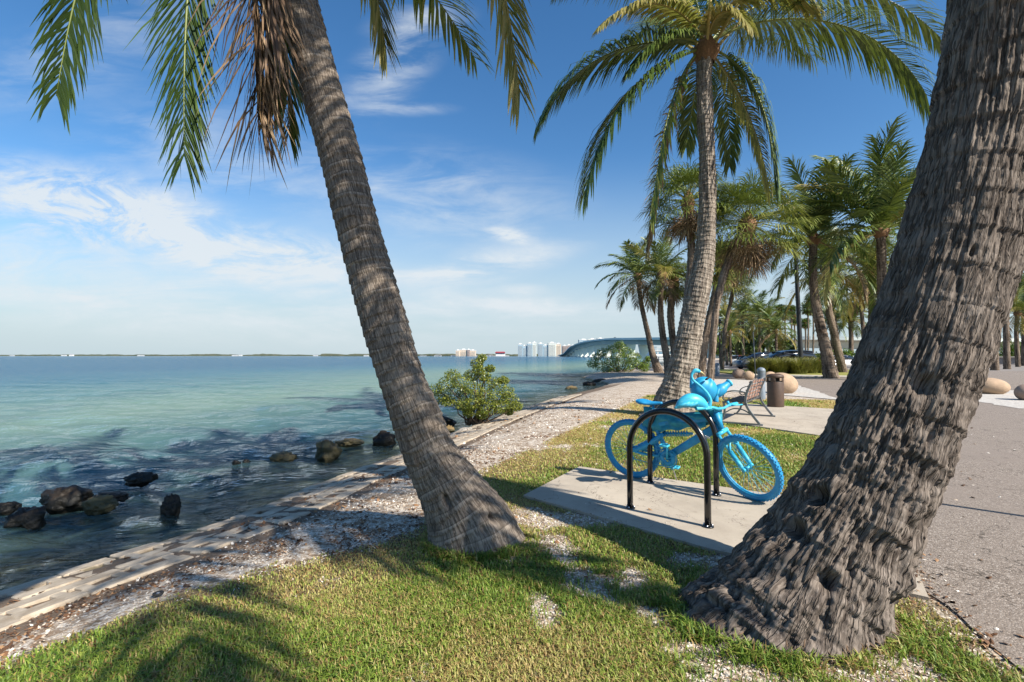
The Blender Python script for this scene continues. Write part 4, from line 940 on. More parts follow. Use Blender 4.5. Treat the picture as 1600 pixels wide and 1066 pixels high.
# blades crowding round the feet of the near palms
for o_ in (palmL, palmR, palmM):
    t_ = [q_ for q_ in o_.children if q_.name.startswith('trunk')][0]; n_ = len(t_.data.vertices); V = np.zeros(n_ * 3); t_.data.vertices.foreach_get('co', V); V = V.reshape(-1, 3) + wl(o_)
    V = V[(V[:, 2] > -0.01) & (V[:, 2] < 0.03)]; cen = V.mean(0); k_ = rng.randint(0, len(V), 5200 if o_ is not palmM else 2500)
    f_ = 1.0 + np.abs(rng.normal(0, 0.10, len(k_))); p_ = cen + (V[k_] - cen) * f_[:, None] + rng.normal(0, 0.008, (len(k_), 3)); m_ = vnoise(p_[:, 0] * 9, p_[:, 1] * 9, 0, 77) > 0.42
    p_ = p_[m_]; VV, FL, TT = blades(p_[:, 0], p_[:, 1], sdf(p_[:, 0], p_[:, 1], LAWN) + 0.15, 0.06 if o_ is not palmM else 0.09, 0.006 if o_ is not palmM else 0.012); GRASS.add(VV, FL, TT)
tag(mk('grass', GRASS, MT['grass_blade']), kind='stuff', label='short patchy lawn grass, green with dry straw-coloured areas', cat='grass')
# --- library of fronds and fan leaves for the palms farther off
LIB = []
def tmpl(name, mb, mat):
    o = mk(name, mb, MT[mat], None); col.objects.unlink(o); return o
for k, (e0, e1) in enumerate([(80, 40), (66, 5), (48, -25), (28, -50), (5, -70), (-25, -85), (-50, -88)]):
    LIB.append([tmpl('frond', frondmesh(arc(0, e0, e1, 3.6, 16), 1.05, 56, 0.055, 200 + 3 * k + j, grav=0.8, tint=(0.05, 0.9), seg=2, rr_=0.035, ragged=0.2), mt_)
                for j, mt_ in enumerate(('frond_green', 'frond_yellow', 'frond_dead'))])
def coconut(pts, Y, label, n=24, scale=1.0, seed=1, yellow=0.15, dead=0.06, group=None, bark='bark_far', wmin=None, up=0.0):
    P, r = pxline(pts, Y); r = r * 0.86; P[0][2] = min(P[0][2], 0.0) - 0.1
    t_ = thing('coconut_palm', label, 'palm tree', (P[0][0], P[0][1], 0), group)
    C = catmull(np.c_[P, r], 60); T, N, B = frames(C[:, :3]); s = np.concatenate([[0], np.cumsum(np.linalg.norm(np.diff(C[:, :3], axis=0), axis=1))])
    a = np.linspace(0, 2 * np.pi, 25); rad = C[:, 3] * (1 + 0.10 * (fbm(s * 3, 0 * s, 0, seed) - 0.5)) + 0.12 * C[:, 3] * (np.arange(60) % 2)
    V = C[:, None, :3] + rad[:, None, None] * (np.cos(a)[None, :, None] * N[:, None] + np.sin(a)[None, :, None] * B[:, None])
    i = np.arange(59)[:, None]; j = np.arange(24)[None]
    uvw = np.stack([np.broadcast_to(a[None] * np.mean(r), (60, 25)), np.broadcast_to(s[:, None], (60, 25))], -1)
    mb = MB(); mb.add(V.reshape(-1, 3), np.stack([i * 25 + j, i * 25 + j + 1, (i + 1) * 25 + j + 1, (i + 1) * 25 + j], -1).reshape(-1, 4), uv=uvw)
    mk('trunk', mb, MT[bark], t_)
    rs = random.Random(seed); top = P[-1]
    crownheart(t_, top - ZU * 0.1, r[-1] * 1.3, 0.5)
    for k in range(n):
        q = k / (n - 1.0); idx = min(6, int(q ** 0.9 * 6.2 - up)) if n > 1 else 2
        idx = max(0, idx); rr0 = rs.random()
        kind = 2 if (idx >= 5 and rs.random() < dead * 6) else (1 if rs.random() < yellow * (0.6 + q) else 0)
        f = LIB[idx][kind].copy(); col.objects.link(f); f.parent = t_
        loc = top - wl(t_); f.location = tuple(float(c) for c in loc)
        f.rotation_euler = (rs.uniform(-0.25, 0.25), rs.uniform(-0.12, 0.12), R(k * 137.5 + rs.uniform(-14, 14)))
        sc_ = scale * rs.uniform(0.82, 1.1); f.scale = (sc_, sc_, sc_)
    return t_
def fanleaf(mb, c, d, L, rl, nseg, rs, tint, w_=0.05):
    """a fan leaf: stalk of length L along d, then a pleated fan of drooping ribbons"""
    d = nrm(d); s = nrm(np.cross(d, ZU) + 1e-4); up = np.cross(s, d)
    hub = c + d * L - ZU * L * 0.12; V, Fl = tube([c, c + d * L * 0.5, hub], [0.025, 0.018, 0.012], 4); mb.add(V, Fl, 0.85)
    a = np.radians(np.linspace(-128, 128, nseg) + rs.normal(0, 3, nseg)); l = rl * (1 - 0.25 * (np.abs(a) / 2.2) ** 2) * (1 + rs.normal(0, 0.08, nseg))
    dr = nrm(np.cos(a)[:, None] * d + np.sin(a)[:, None] * s + 0.15 * up * np.abs(np.sin(a))[:, None] + rs.normal(0, 0.05, (nseg, 3)))
    tv = nrm(np.cross(dr, up)) ; p0 = np.repeat(hub[None], nseg, 0); p1 = p0 + dr * (l * 0.6)[:, None]; d2 = nrm(dr - ZU * (0.7 + 0.5 * rs.rand(nseg))[:, None]); p2 = p1 + d2 * (l * 0.45)[:, None]
    V = np.stack([p0 - tv * 0.006, p0 + tv * 0.006, p1 - tv * w_ / 2, p1 + tv * w_ / 2, p2 - tv * 0.004, p2 + tv * 0.004], 1); b = np.arange(nseg)[:, None] * 6
    tt = np.clip(np.repeat((tint + rs.normal(0, 0.1, nseg))[:, None], 6, 1) + np.array([0, 0, 0.03, 0.03, 0.2, 0.2]), 0, 1)
    mb.add(V.reshape(-1, 3), np.concatenate([np.concatenate([b, b + 1, b + 3, b + 2], 1), np.concatenate([b + 2, b + 3, b + 5, b + 4], 1)]), tt.ravel())
def sabal(pts, Y, label, nl=60, L=1.1, rl=0.95, seed=1, group=None, name='sabal_palm', mat='sabal_leaf', skirt=16, w_=0.042, nseg=34, bark='bark_far', sq=1.0):
    P, r = pxline(pts, Y); r = r * 0.86; P[0][2] = min(P[0][2], 0) - 0.1
    t_ = thing(name, label, 'palm tree', (P[0][0], P[0][1], 0), group)
    C = catmull(np.c_[P, r], 50); s = np.concatenate([[0], np.cumsum(np.linalg.norm(np.diff(C[:, :3], axis=0), axis=1))]); T, N, B = frames(C[:, :3])
    a = np.linspace(0, 2 * np.pi, 21); rad = C[:, 3] * (1 + 0.25 * (fbm(s * 2.2, 0 * s, 0, seed) - 0.5)) + 0.1 * C[:, 3] * (np.arange(50) % 2)
    V = C[:, None, :3] + rad[:, None, None] * (np.cos(a)[None, :, None] * N[:, None] + np.sin(a)[None, :, None] * B[:, None]); i = np.arange(49)[:, None]; j = np.arange(20)[None]
    uvw = np.stack([np.broadcast_to(a[None] * np.mean(r), (50, 21)), np.broadcast_to(s[:, None], (50, 21))], -1)
    mb = MB(); mb.add(V.reshape(-1, 3), np.stack([i * 21 + j, i * 21 + j + 1, (i + 1) * 21 + j + 1, (i + 1) * 21 + j], -1).reshape(-1, 4), uv=uvw); mk('trunk', mb, MT[bark], t_)
    rs = np.random.RandomState(seed); top = P[-1]; mb = MB(); md = MB()
    for k in range(nl):
        el = R(78 - 118 * (k / nl) ** 0.85 + rs.normal(0, 6)); az = R(k * 137.5 + rs.normal(0, 8))
        d = np.array([math.cos(el) * math.cos(az), math.cos(el) * math.sin(az), math.sin(el) * sq])
        fanleaf(mb, top, d, L * rs.uniform(0.75, 1.15), rl * rs.uniform(0.8, 1.15), nseg, rs, 0.25 + 0.45 * rs.rand(), w_)
    for k in range(skirt):
        el = R(-35 - 45 * rs.rand()); az = R(k * 137.5); d = np.array([math.cos(el) * math.cos(az), math.cos(el) * math.sin(az), math.sin(el)])
        fanleaf(md, top - ZU * 0.2, d, L * rs.uniform(0.5, 0.9), rl * 0.8, 18, rs, 0.2 + 0.7 * rs.rand(), w_)
    mk('crown', mb, MT[mat], t_)
    if skirt: mk('dead_leaves', md, MT['frond_dead'], t_)
    crownheart(t_, top - ZU * 0.3, r[-1] * 1.4, 0.8); return t_

coconut([(1031, 584, 17), (1020, 555, 11), (1012, 520, 9), (1003, 480, 8), (998, 445, 8), (996, 432, 8)], 40, 'coconut palm leaning left over the shore, farthest left of the palm group', n=30, seed=2, scale=0.98, yellow=0.3, dead=0.1)
coconut([(1046, 590, 17), (1042, 560, 12), (1035, 520, 11), (1032, 480, 10), (1034, 430, 10)], 36, 'dark-trunked coconut palm just right of the palm leaning over the shore', n=26, seed=3, scale=0.9)
sabal([(1056, 588, 13), (1052, 540, 11), (1048, 490, 12), (1052, 440, 11)], 37, 'short palm with fan leaves and shaggy trunk behind the tall ringed palm', nl=50, seed=4, L=1.2, rl=1.0)
sabal([(1066, 605, 20), (1068, 540, 16), (1074, 470, 14), (1080, 400, 13), (1078, 345, 13), (1075, 315, 12)], 26, 'tall fan-leaved palm rising straight left of the ringed trunk', nl=62, seed=5, L=1.7, rl=1.2, skirt=30)
sabal([(1094, 596, 17), (1098, 550, 15), (1108, 500, 12), (1118, 455, 11), (1128, 415, 11)], 30, 'dark fan-leaved palm half hidden behind the two tall fan palms', nl=50, seed=6, L=1.2, rl=1.0)
sabal([(1108, 604, 14), (1112, 560, 12), (1116, 510, 12), (1122, 465, 12), (1134, 420, 13), (1150, 382, 14), (1168, 350, 15)], 25, 'fan-leaved palm leaning right with a broad shaggy crown', nl=78, seed=7, L=1.95, rl=1.3, skirt=50)
sabal([(1128, 572, 7), (1132, 520, 6), (1142, 470, 6), (1148, 440, 6)], 46, 'smaller fan-leaved palm under the right-leaning one', nl=50, seed=8, L=1.3, rl=1.3, skirt=6)
coconut([(1299, 584, 25), (1291, 550, 18), (1282, 510, 16), (1274, 470, 14), (1270, 430, 13), (1271, 375, 12)], 30, 'coconut palm with flared curved base on the grass island', n=28, seed=12, scale=1.3, up=0.8)
coconut([(1318, 566, 14), (1305, 530, 12), (1296, 490, 11), (1291, 450, 10), (1290, 420, 10)], 38, 'second coconut palm right behind the one with the flared base', n=24, seed=13, scale=1.25, yellow=0.3)
coconut([(1381, 580, 17), (1380, 520, 15), (1378, 450, 14), (1377, 390, 14), (1376, 362, 14)], 27, 'tall coconut palm with upright young fronds, its foot hidden by the huge trunk', n=32, seed=14, scale=1.5, yellow=0.2, up=0.8)
coconut([(1362, 572, 12), (1362, 520, 11), (1362, 460, 10), (1360, 425, 10)], 40, 'coconut palm with pale straight trunk beside the huge leaning trunk', n=30, seed=15, scale=1.25, yellow=0.35)
coconut([(1353, 560, 7), (1349, 520, 6), (1346, 485, 6), (1344, 458, 6)], 48, 'thin young palm with yellowish crown before the date palms', n=20, seed=16, scale=0.8, yellow=0.9)
coconut([(1312, 562, 9), (1306, 520, 8), (1300, 480, 7), (1298, 452, 7)], 50, 'slim coconut palm with yellowing crown between the twin trunks and the date palms', n=22, seed=17, scale=1.0, yellow=0.6)
# Palms right of the huge trunk
coconut([(1554, 558, 12), (1552, 530, 11), (1551, 490, 10), (1552, 452, 10)], 46, 'leaning thick-trunked palm beyond the low wall, left of the palms at the right edge', n=14, seed=22, scale=0.5)
coconut([(1573, 556, 10), (1572, 510, 8), (1574, 465, 8), (1576, 430, 8)], 50, 'straight tall palm at the right edge beyond the low wall', n=22, seed=23, scale=0.95)
coconut([(1590, 548, 7), (1588, 520, 6), (1590, 490, 6)], 60, 'short palm with wide pale fronds at the right edge', n=24, seed=24, scale=1.1, yellow=0.5)

# date palms and fan palms far away
def datepalm(px, pbase, ptop, Y, label, seed, scale=1.0):
    t_ = coconut([(px, pbase, 9 * 75 / Y), (px + 1, (pbase + ptop) / 2, 7 * 75 / Y), (px, ptop, 8 * 75 / Y)], Y, label, n=44, seed=seed, scale=scale, yellow=0.1, up=0.6); t_.name = 'date_palm'; return t_
datepalm(1329, 560, 500, 75, 'date palm with round even crown against the sky beyond the island', 31, 0.95)
datepalm(1300, 558, 506, 80, 'date palm partly hidden by the twin trunks, left of the round-crowned one', 32, 0.9)
datepalm(1392, 558, 505, 80, 'date palm just left of the huge leaning trunk', 33, 0.9)
datepalm(1600, 556, 462, 66, 'date palm cut off by the right edge of the photo', 34, 1.0)
for k, (px, tp, bs, Y) in enumerate([(1218, 484, 552, 120), (1226, 490, 552, 120), (1236, 486, 552, 115), (1262, 482, 552, 110), (1270, 470, 552, 105), (1241, 500, 552, 140), (1258, 505, 552, 150)]):
    sabal([(px, bs, 3.2), (px + 1, (bs + tp) / 2, 2.6), (px, tp, 2.6)], Y, 'slender fan palm on the skyline above the parked cars', nl=30, seed=50 + k, L=1.0, rl=1.3, group='slender fan palms on the skyline', name='washington_palm', mat='dark_leaf', skirt=8, nseg=12, w_=0.22)

# broadleaf trees: trunk, limbs, crown of leaf clusters
def leafcloud(mb, cen, rad, n, size, rs, tint=(0.2, 0.8), hollow=0.55):
    d = nrm(rs.normal(0, 1, (n, 3))); rr0 = hollow + (1 - hollow) * rs.rand(n) ** 0.6
    p = cen + d * rr0[:, None] * np.array(rad); nv = nrm(d * 0.5 + rs.normal(0, 0.6, (n, 3)) + ZU * 0.5); u = nrm(np.cross(nv, rs.normal(0, 1, (n, 3)))); v = np.cross(nv, u)
    s = size * (0.6 + 0.8 * rs.rand(n))[:, None]
    V = np.stack([p - u * s, p - v * s * 0.45, p + u * s, p + v * s * 0.45], 1); b = np.arange(n)[:, None] * 4
    mb.add(V.reshape(-1, 3), np.concatenate([b, b + 1, b + 2, b + 3], 1), np.repeat(tint[0] + (tint[1] - tint[0]) * rs.rand(n), 4))
def tree(name, px, pb, Y, wpx, hpx, label, seed, nclu=40, nleaf=150, lsize=0.12, mat='dark_leaf', trunk_h=0.3, group=None, cat='tree', flat=1.0, z0=0.0, lean=0.0, cl=0.17, tint=(0.0, 1.0), clusters=None, barkm='branch'):
    rs = np.random.RandomState(seed); b = gnd(px, pb, z0) if Y is None else np.array([*at(px, 556, Y)[:2], z0]); Y = b[1]
    W = wpx * Y / F; H = hpx * Y / F; t_ = thing(name, label, cat, b, group)
    mb = MB(); mt = MB()
    hub = b + np.array([0, 0, H * trunk_h])
    if trunk_h > 0.12: mt.add(*tube(catmull([b - ZU * 0.1, b + ZU * H * trunk_h * 0.5 + rs.normal(0, 0.05, 3), hub], 8), np.linspace(0.05, 0.035, 8) * H * 0.8, 8))
    pts = []
    if clusters is not None: pts = [b + np.array([c[0] * W, c[1] * W, c[2] * H]) for c in clusters]; rads = [c[3] for c in clusters]
    else:
        rads = []
        for k in range(nclu):
            d = nrm(rs.normal(0, 1, 3)); d[2] = abs(d[2]) * 1.0 - 0.25; rr0 = 0.45 + 0.5 * rs.rand()
            pts.append(b + np.array([d[0] * W * 0.5 * rr0, d[1] * W * 0.4 * rr0, H * (trunk_h + 0.12) + (d[2] + 0.25) * H * (0.86 - trunk_h) * rr0 * flat])); rads.append(cl * rs.uniform(0.6, 1.25))
    for p, rd in zip(pts, rads):
        leafcloud(mb, p, np.array([1, 1, 0.75]) * rd * W, nleaf, lsize, rs, tint, 0.35)
        mid = (hub + p) / 2 + rs.normal(0, 0.06, 3) * W * 0.6 - ZU * 0.02 * H; st_ = hub if trunk_h > 0.12 else b + rs.normal(0, 0.05, 3) * [W, W, 0]
        mt.add(*tube(catmull([st_, mid, p], 7), np.linspace(0.016, 0.005, 7) * H, 5))
    mk('branches' if trunk_h <= 0.12 else 'trunk', mt, MT[barkm], t_); mk('crown', mb, MT[mat], t_); return t_
# mangrove bushes on the water's edge
CL = [(-0.42, 0, 0.52, .10), (-0.36, .05, 0.40, .11), (-0.30, -.05, 0.60, .12), (-0.24, 0, 0.74, .10), (-0.2, .1, 0.5, .13), (-0.13, -.1, 0.62, .12), (-0.1, .1, 0.42, .13), (-0.04, 0, 0.74, .09), (0.0, -.1, 0.55, .12), (0.02, 0, 0.92, .08), (0.07, .05, 1.0, .06), (0.04, -.05, 0.82, .08),
      (0.10, 0, 0.72, .08), (0.12, -.12, 0.45, .12), (0.16, .08, 0.84, .06), (0.2, 0, 0.62, .10), (0.24, -.1, 0.42, .12), (0.3, .05, 0.66, .07), (0.33, -.05, 0.5, .10), (0.38, 0, 0.38, .10), (0.44, -.05, 0.28, .08), (0.28, -.1, 0.28, .10), (0.14, -.15, 0.28, .11), (0.0, -.15, 0.34, .10), (-0.12, -.12, 0.32, .09), (-0.28, -.05, 0.36, .09), (-0.06, -.1, 0.2, .07), (0.08, -.1, 0.17, .07), (0.36, 0, 0.2, .06)]
tree('mangrove_bush', 742, 664, None, 146, 104, 'mangrove bush standing at the waterline right of the leaning palm', 5, nleaf=560, lsize=0.024, mat='mangrove_leaf', trunk_h=0.1, cat='bush', z0=-0.3, clusters=CL)
CL2 = [(rs_[0], rs_[1], rs_[2], rs_[3]) for rs_ in [(-0.42, 0, 0.35, .10), (-0.36, 0, 0.55, .09), (-0.3, .1, 0.3, .12), (-0.26, 0, 0.7, .10), (-0.18, -.1, 0.45, .13), (-0.12, 0, 0.8, .10), (-0.05, -.1, 0.6, .13), (0.0, 0, 0.95, .09), (0.06, .1, 0.84, .11), (0.05, -.1, 0.5, .14), (0.12, 0, 0.7, .12), (0.2, -.1, 0.55, .12), (0.22, .05, 0.4, .12), (0.3, 0, 0.3, .10), (0.4, 0, 0.35, .08), (0.45, 0, 0.5, .06), (0.36, -.1, 0.22, .09), (0.1, -.1, 0.28, .13), (-0.1, -.1, 0.25, .12), (-0.2, 0, 0.16, .09)]]
tree('mangrove_bush', 968, 586, None, 100, 50, 'rounded green mangrove bush on the point before the bridge', 6, nleaf=480, lsize=0.062, mat='bright_leaf', trunk_h=0.1, cat='bush', z0=-0.3, clusters=CL2)
# trees beyond the promenade
for k, (px, Y, w_, h_, nm, lb) in enumerate([(1196, 78, 76, 58, 'dark_leaf', 'dense dark-leaved tree behind the parked cars, right of the promenade'), (1158, 88, 56, 46, 'dark_leaf', 'dark rounded tree at the far end of the promenade'),
        (1228, 82, 44, 34, 'dark_leaf', 'lower dark tree right of the dense one behind the cars'), (1126, 110, 36, 44, 'bright_leaf', 'yellow-green tree far along the promenade behind the fan palms')]):
    tree('broadleaf_tree', px, 0, Y, w_, h_, lb, 70 + k, nclu=34, nleaf=110, lsize=0.28, mat=nm, trunk_h=0.22)
for k, (px, tp, Y, sc2) in enumerate([(1134, 498, 70, 1.0), (1150, 506, 80, 1.0), (1160, 490, 75, 1.15), (1186, 492, 72, 1.15), (1200, 500, 66, 1.0), (1212, 518, 62, 0.9), (1175, 500, 85, 1.1), (1140, 520, 62, 0.8)]):
    coconut([(px + 2, 566, 5), (px + 1, 540, 4.2), (px, tp, 4)], Y, 'coconut palm in the row along the far side of the promenade', n=22, seed=80 + k, scale=sc2, yellow=0.35, group='coconut palms in the row beyond the promenade')
for k, (px, Y, w_, h_, nm, lb) in enumerate([(1316, 72, 60, 20, 'bright_leaf', 'clipped green hedge on the low wall left of the yellowish shrub'), (1350, 70, 34, 14, 'mangrove_leaf', 'yellowish low shrub on the low wall'), (1285, 74, 50, 16, 'dark_leaf', 'dark low hedge behind the twin palm trunks'),
        (1400, 72, 60, 22, 'bright_leaf', 'green hedge just left of the huge trunk'), (1592, 90, 60, 34, 'bright_leaf', 'green hedge mass at the right edge beyond the wall'), (1240, 62, 60, 12, 'mangrove_leaf', 'low shrub bed behind the grey car'), (1548, 88, 50, 20, 'dark_leaf', 'dark shrub visible between the huge trunk and the right-edge palms')]):
    tree('shrub', px, 0, Y, w_, h_, lb, 90 + k, nclu=26, nleaf=110, lsize=0.16, mat=nm, trunk_h=0.05, cat='shrub', z0=0.4)
# ------------------------------------------------------------------ bicycle racks
def rack(l, r, label, H=0.90):
    l = np.array([*l, 0.022]); r = np.array([*r, 0.022]); c_ = (l + r) / 2; u = (r - l) / np.linalg.norm(r - l); h = np.linalg.norm(r - l) / 2; hs = H - h
    t_ = thing('bike_rack', label, 'bike rack', c_)
    a = np.linspace(np.pi, 0, 25); pts = np.vstack([l, l + ZU * hs * 0.5, *(c_ + u * (h * math.cos(x)) + ZU * (hs + h * math.sin(x)) for x in a), r + ZU * hs * 0.5, r])
    mb = MB(); mb.add(*tube(pts, 0.027, 18)); mk('hoop', mb, MT['black_paint'], t_)
    for p in (l, r):
        mb = MB(); mb.add(*lathe([(0, 0.012), (0.042, 0.012), (0.046, 0.008), (0.046, 0)], 20, p)); f = mk('foot_flange', mb, MT['black_paint'], t_)
        mb = MB()
        for k in range(3): a_ = k * 2.09; mb.add(*lathe([(0, 0.022), (0.006, 0.022), (0.008, 0.012)], 8, p + np.array([0.036 * math.cos(a_), 0.036 * math.sin(a_), 0])))
        mk('bolt', mb, MT['steel'], f)
    return t_
rack((1.07, 4.42), (1.58, 3.94), 'black hoop bike rack nearest the viewer, standing free in front of the bicycle')
rack((1.50, 5.29), (2.02, 4.82), 'black hoop bike rack that the blue bicycle leans on')

# ------------------------------------------------------------------ bicycle
X_ = nrm(np.array([0.76, -0.65, 0])); YL_ = np.cross(ZU, X_); lean = R(7)
UP_ = math.cos(lean) * ZU - math.sin(lean) * YL_; YB_ = math.cos(lean) * YL_ + math.sin(lean) * ZU; OB = np.array([1.38, 5.525, 0.022])
def B(x, y, z): return OB + x * X_ + y * YB_ + z * UP_
BF = np.stack([X_, YB_, UP_], 1)
OF = np.array([*g2(1180, 781, 0.022), 0.022]); DF = nrm(np.array([0.50, -0.87, 0])); NF = np.cross(ZU, DF); lf = R(19)
UF = math.cos(lf) * ZU - math.sin(lf) * NF; AF = math.cos(lf) * NF + math.sin(lf) * ZU; FF = np.stack([DF, AF, UF], 1)
bike = thing('bicycle', 'bicycle painted entirely bright blue, leaning on the rear hoop rack', 'bicycle', OB)
RW_ = 0.335
def wheel(O, M, tread):
    hub = O + M @ np.array([0, 0, RW_]); a = np.linspace(0, 2 * np.pi, 72, endpoint=False)
    def ring(rad, y=0): return np.stack([rad * np.cos(a), np.full(72, y), rad * np.sin(a)], 1) @ M.T + hub
    mb = MB()
    for y in (-0.012, 0.012): mb.add(*tube(ring(0.283, y), 0.0085, 8, closed=True))
    mb.add(*tube(ring(0.276), 0.010, 8, closed=True))
    w_ = mk('wheel', mb, MT['blue_paint'], bike)
    mb = MB(); mb.add(*tube(ring(0.306), 0.0285, 14, closed=True))
    for k in range(96):       # tread knobs
        th = 2 * np.pi * k / 96; er = np.array([math.cos(th), 0, math.sin(th)]); et = np.array([-math.sin(th), 0, math.cos(th)])
        for y in ((-0.017, 0.017) if k % 2 else (-0.006, 0.024, -0.024)):
            Mk = M @ np.stack([et, [0, 1, 0], er], 1); rr0 = 0.306 + math.sqrt(max(0.0285 ** 2 - y * y, 0)) + 0.001
            mb.add(*box(hub + M @ (er * rr0 + np.array([0, y, 0])), (0.010, 0.009, 0.009), Mk))
    mk('tyre', mb, MT['tyre_blue'], w_)
    mb = MB()
    for k in range(32):
        th = 2 * np.pi * k / 32; th2 = th + (0.55 if k % 4 < 2 else -0.55); y = 0.028 if k % 2 else -0.028
        p = hub + M @ np.array([0.022 * math.cos(th2), y, 0.022 * math.sin(th2)]); q = hub + M @ np.array([0.272 * math.cos(th), 0, 0.272 * math.sin(th)])
        mb.add(*tube([p, q], 0.0016, 4))
    mk('spokes', mb, MT['light_blue_paint'], w_)
    mb = MB(); mb.add(*tube([hub - M @ np.array([0, 0.055, 0]), hub + M @ np.array([0, 0.055, 0])], 0.010, 10))
    for y in (-0.028, 0.028): mb.add(*tube([hub + M @ np.array([0, y - 0.003, 0]), hub + M @ np.array([0, y + 0.003, 0])], 0.024, 14))
    mb.add(*tube([hub - M @ np.array([0, 0.028, 0]), hub + M @ np.array([0, 0.028, 0])], 0.016, 12))
    mk('hub', mb, MT['light_blue_paint'], w_); return hub
hubR = wheel(OB, BF, 1); hubF = wheel(OF, FF, 1)
# frame
headT = B(0.945, 0, 0.80); headB = B(0.985, 0, 0.66); BBp = B(0.44, 0, 0.30)
mb = MB()
def beam(p, q, w0, h0, w1=None, h1=None, n=8, bow=0.0):
    """rounded rectangular tube in the frame plane"""
    w1 = w1 or w0; h1 = h1 or h0; t = np.linspace(0, 1, n)[:, None]; P = p * (1 - t) + q * t; P = P + UP_ * (np.sin(t * np.pi) * bow)
    d = nrm(np.gradient(P, axis=0)); s = np.repeat(YB_[None], n, 0); u_ = np.cross(d, s); a = np.linspace(0, 2 * np.pi, 16, endpoint=False)
    ca, sa = np.sign(np.cos(a)) * np.abs(np.cos(a)) ** 0.6, np.sign(np.sin(a)) * np.abs(np.sin(a)) ** 0.6
    W = (w0 + (w1 - w0) * t)[:, :, None] / 2; Hh = (h0 + (h1 - h0) * t)[:, :, None] / 2
    V = (P[:, None] + W * ca[None, :, None] * s[:, None] + Hh * sa[None, :, None] * u_[:, None]).reshape(-1, 3); i = np.arange(n - 1)[:, None]; j = np.arange(16)[None]; j2 = (j + 1) % 16
    return V, [np.stack([i * 16 + j, i * 16 + j2, (i + 1) * 16 + j2, (i + 1) * 16 + j], -1).reshape(-1, 4), np.arange(16)[::-1][None], (np.arange(16) + (n - 1) * 16)[None]]
mb.add(*beam(B(0.46, 0, 0.33), B(0.96, 0, 0.68), 0.045, 0.075, 0.05, 0.095))
mb.add(*beam(B(0.24, 0, 0.62), B(0.95, 0, 0.755), 0.038, 0.05, 0.042, 0.06, bow=0.015))
mb.add(*beam(B(0.445, 0, 0.28), B(0.25, 0, 0.72), 0.04, 0.05, 0.036, 0.04))
mb.add(*tube([headB, headT + UP_ * 0.02], 0.030, 14)); mb.add(*tube([B(0.44, -0.045, 0.30), B(0.44, 0.045, 0.30)], 0.034, 14))
mk('frame', mb, MT['blue_paint'], bike)
mb = MB()
for y in (-0.055, 0.055):
    c_ = catmull([B(0.0, y, 0.335), B(0.10, y, 0.355), B(0.22, y * 0.9, 0.42), B(0.33, y * 0.7, 0.50), B(0.40, y * 0.5, 0.55)], 12)
    mb.add(*tube(c_, np.interp(np.linspace(0, 1, 12), [0, 0.4, 1], [0.016, 0.030, 0.024]), 10))
    mb.add(*tube(catmull([B(0.0, y, 0.335), B(0.2, y * 0.9, 0.305), B(0.40, y * 0.6, 0.31)], 8), 0.015, 8))
mb.add(*beam(B(0.12, 0, 0.36) + YB_ * -0.03, B(0.34, 0, 0.50) + YB_ * -0.03, 0.02, 0.10, 0.02, 0.06))
mk('swing_arm', mb, MT['blue_paint'], bike)
mb = MB(); a = np.linspace(0, 2 * np.pi * 9, 150); p0 = np.array([0.40, 0, 0.545]); p1 = np.array([0.66, 0, 0.575]); tt = np.linspace(0, 1, 150)[:, None]
q = p0 * (1 - tt) + p1 * tt; q[:, 1] += 0.026 * np.cos(a); q[:, 2] += 0.026 * np.sin(a); mb.add(*tube(np.array([B(*v) for v in q]), 0.0055, 6)); mb.add(*tube([B(0.38, 0, 0.545), B(0.70, 0, 0.58)], 0.013, 8))
mk('shock_spring', mb, MT['blue_paint'], bike)
# chainrings, cranks, pedals, derailleur
mb = MB(); a = np.linspace(0, 2 * np.pi, 40, endpoint=False)
for y, rd, th in ((-0.060, 0.098, 0.005), (-0.050, 0.078, 0.004)): mb.add(*tube(np.array([B(0.44 + rd * math.cos(x), y, 0.30 + rd * math.sin(x)) for x in a]), th, 6, closed=True))
V, Fl = lathe([(0.036, -0.002), (0.036, 0.003), (0.088, 0.003), (0.088, -0.002)], 40); V = np.array([B(0.44 + v[0], -0.060 - v[2], 0.30 + v[1]) for v in V]); mb.add(V, Fl)
for k in range(5):
    a_ = k * 1.2566 + 0.3; mb.add(*tube([B(0.44, -0.064, 0.30), B(0.44 + 0.09 * math.cos(a_), -0.064, 0.30 + 0.09 * math.sin(a_))], 0.007, 6))
for k in range(44):
    a_ = k * 2 * np.pi / 44; mb.add(*box(B(0.44 + 0.103 * math.cos(a_), -0.060, 0.30 + 0.103 * math.sin(a_)), (0.007, 0.003, 0.007), BF @ rotm(0, -a_, 0)))
cw = mk('chainring', mb, MT['blue_paint'], bike)
for p_, q_ in ((B(0.44, -0.075, 0.30), B(0.455, -0.080, 0.465)), (B(0.44, 0.070, 0.30), B(0.425, 0.075, 0.135))):
    mb = MB(); mb.add(*tube([p_, q_], [0.014, 0.011], 10)); mk('crank', mb, MT['light_blue_paint'], bike)
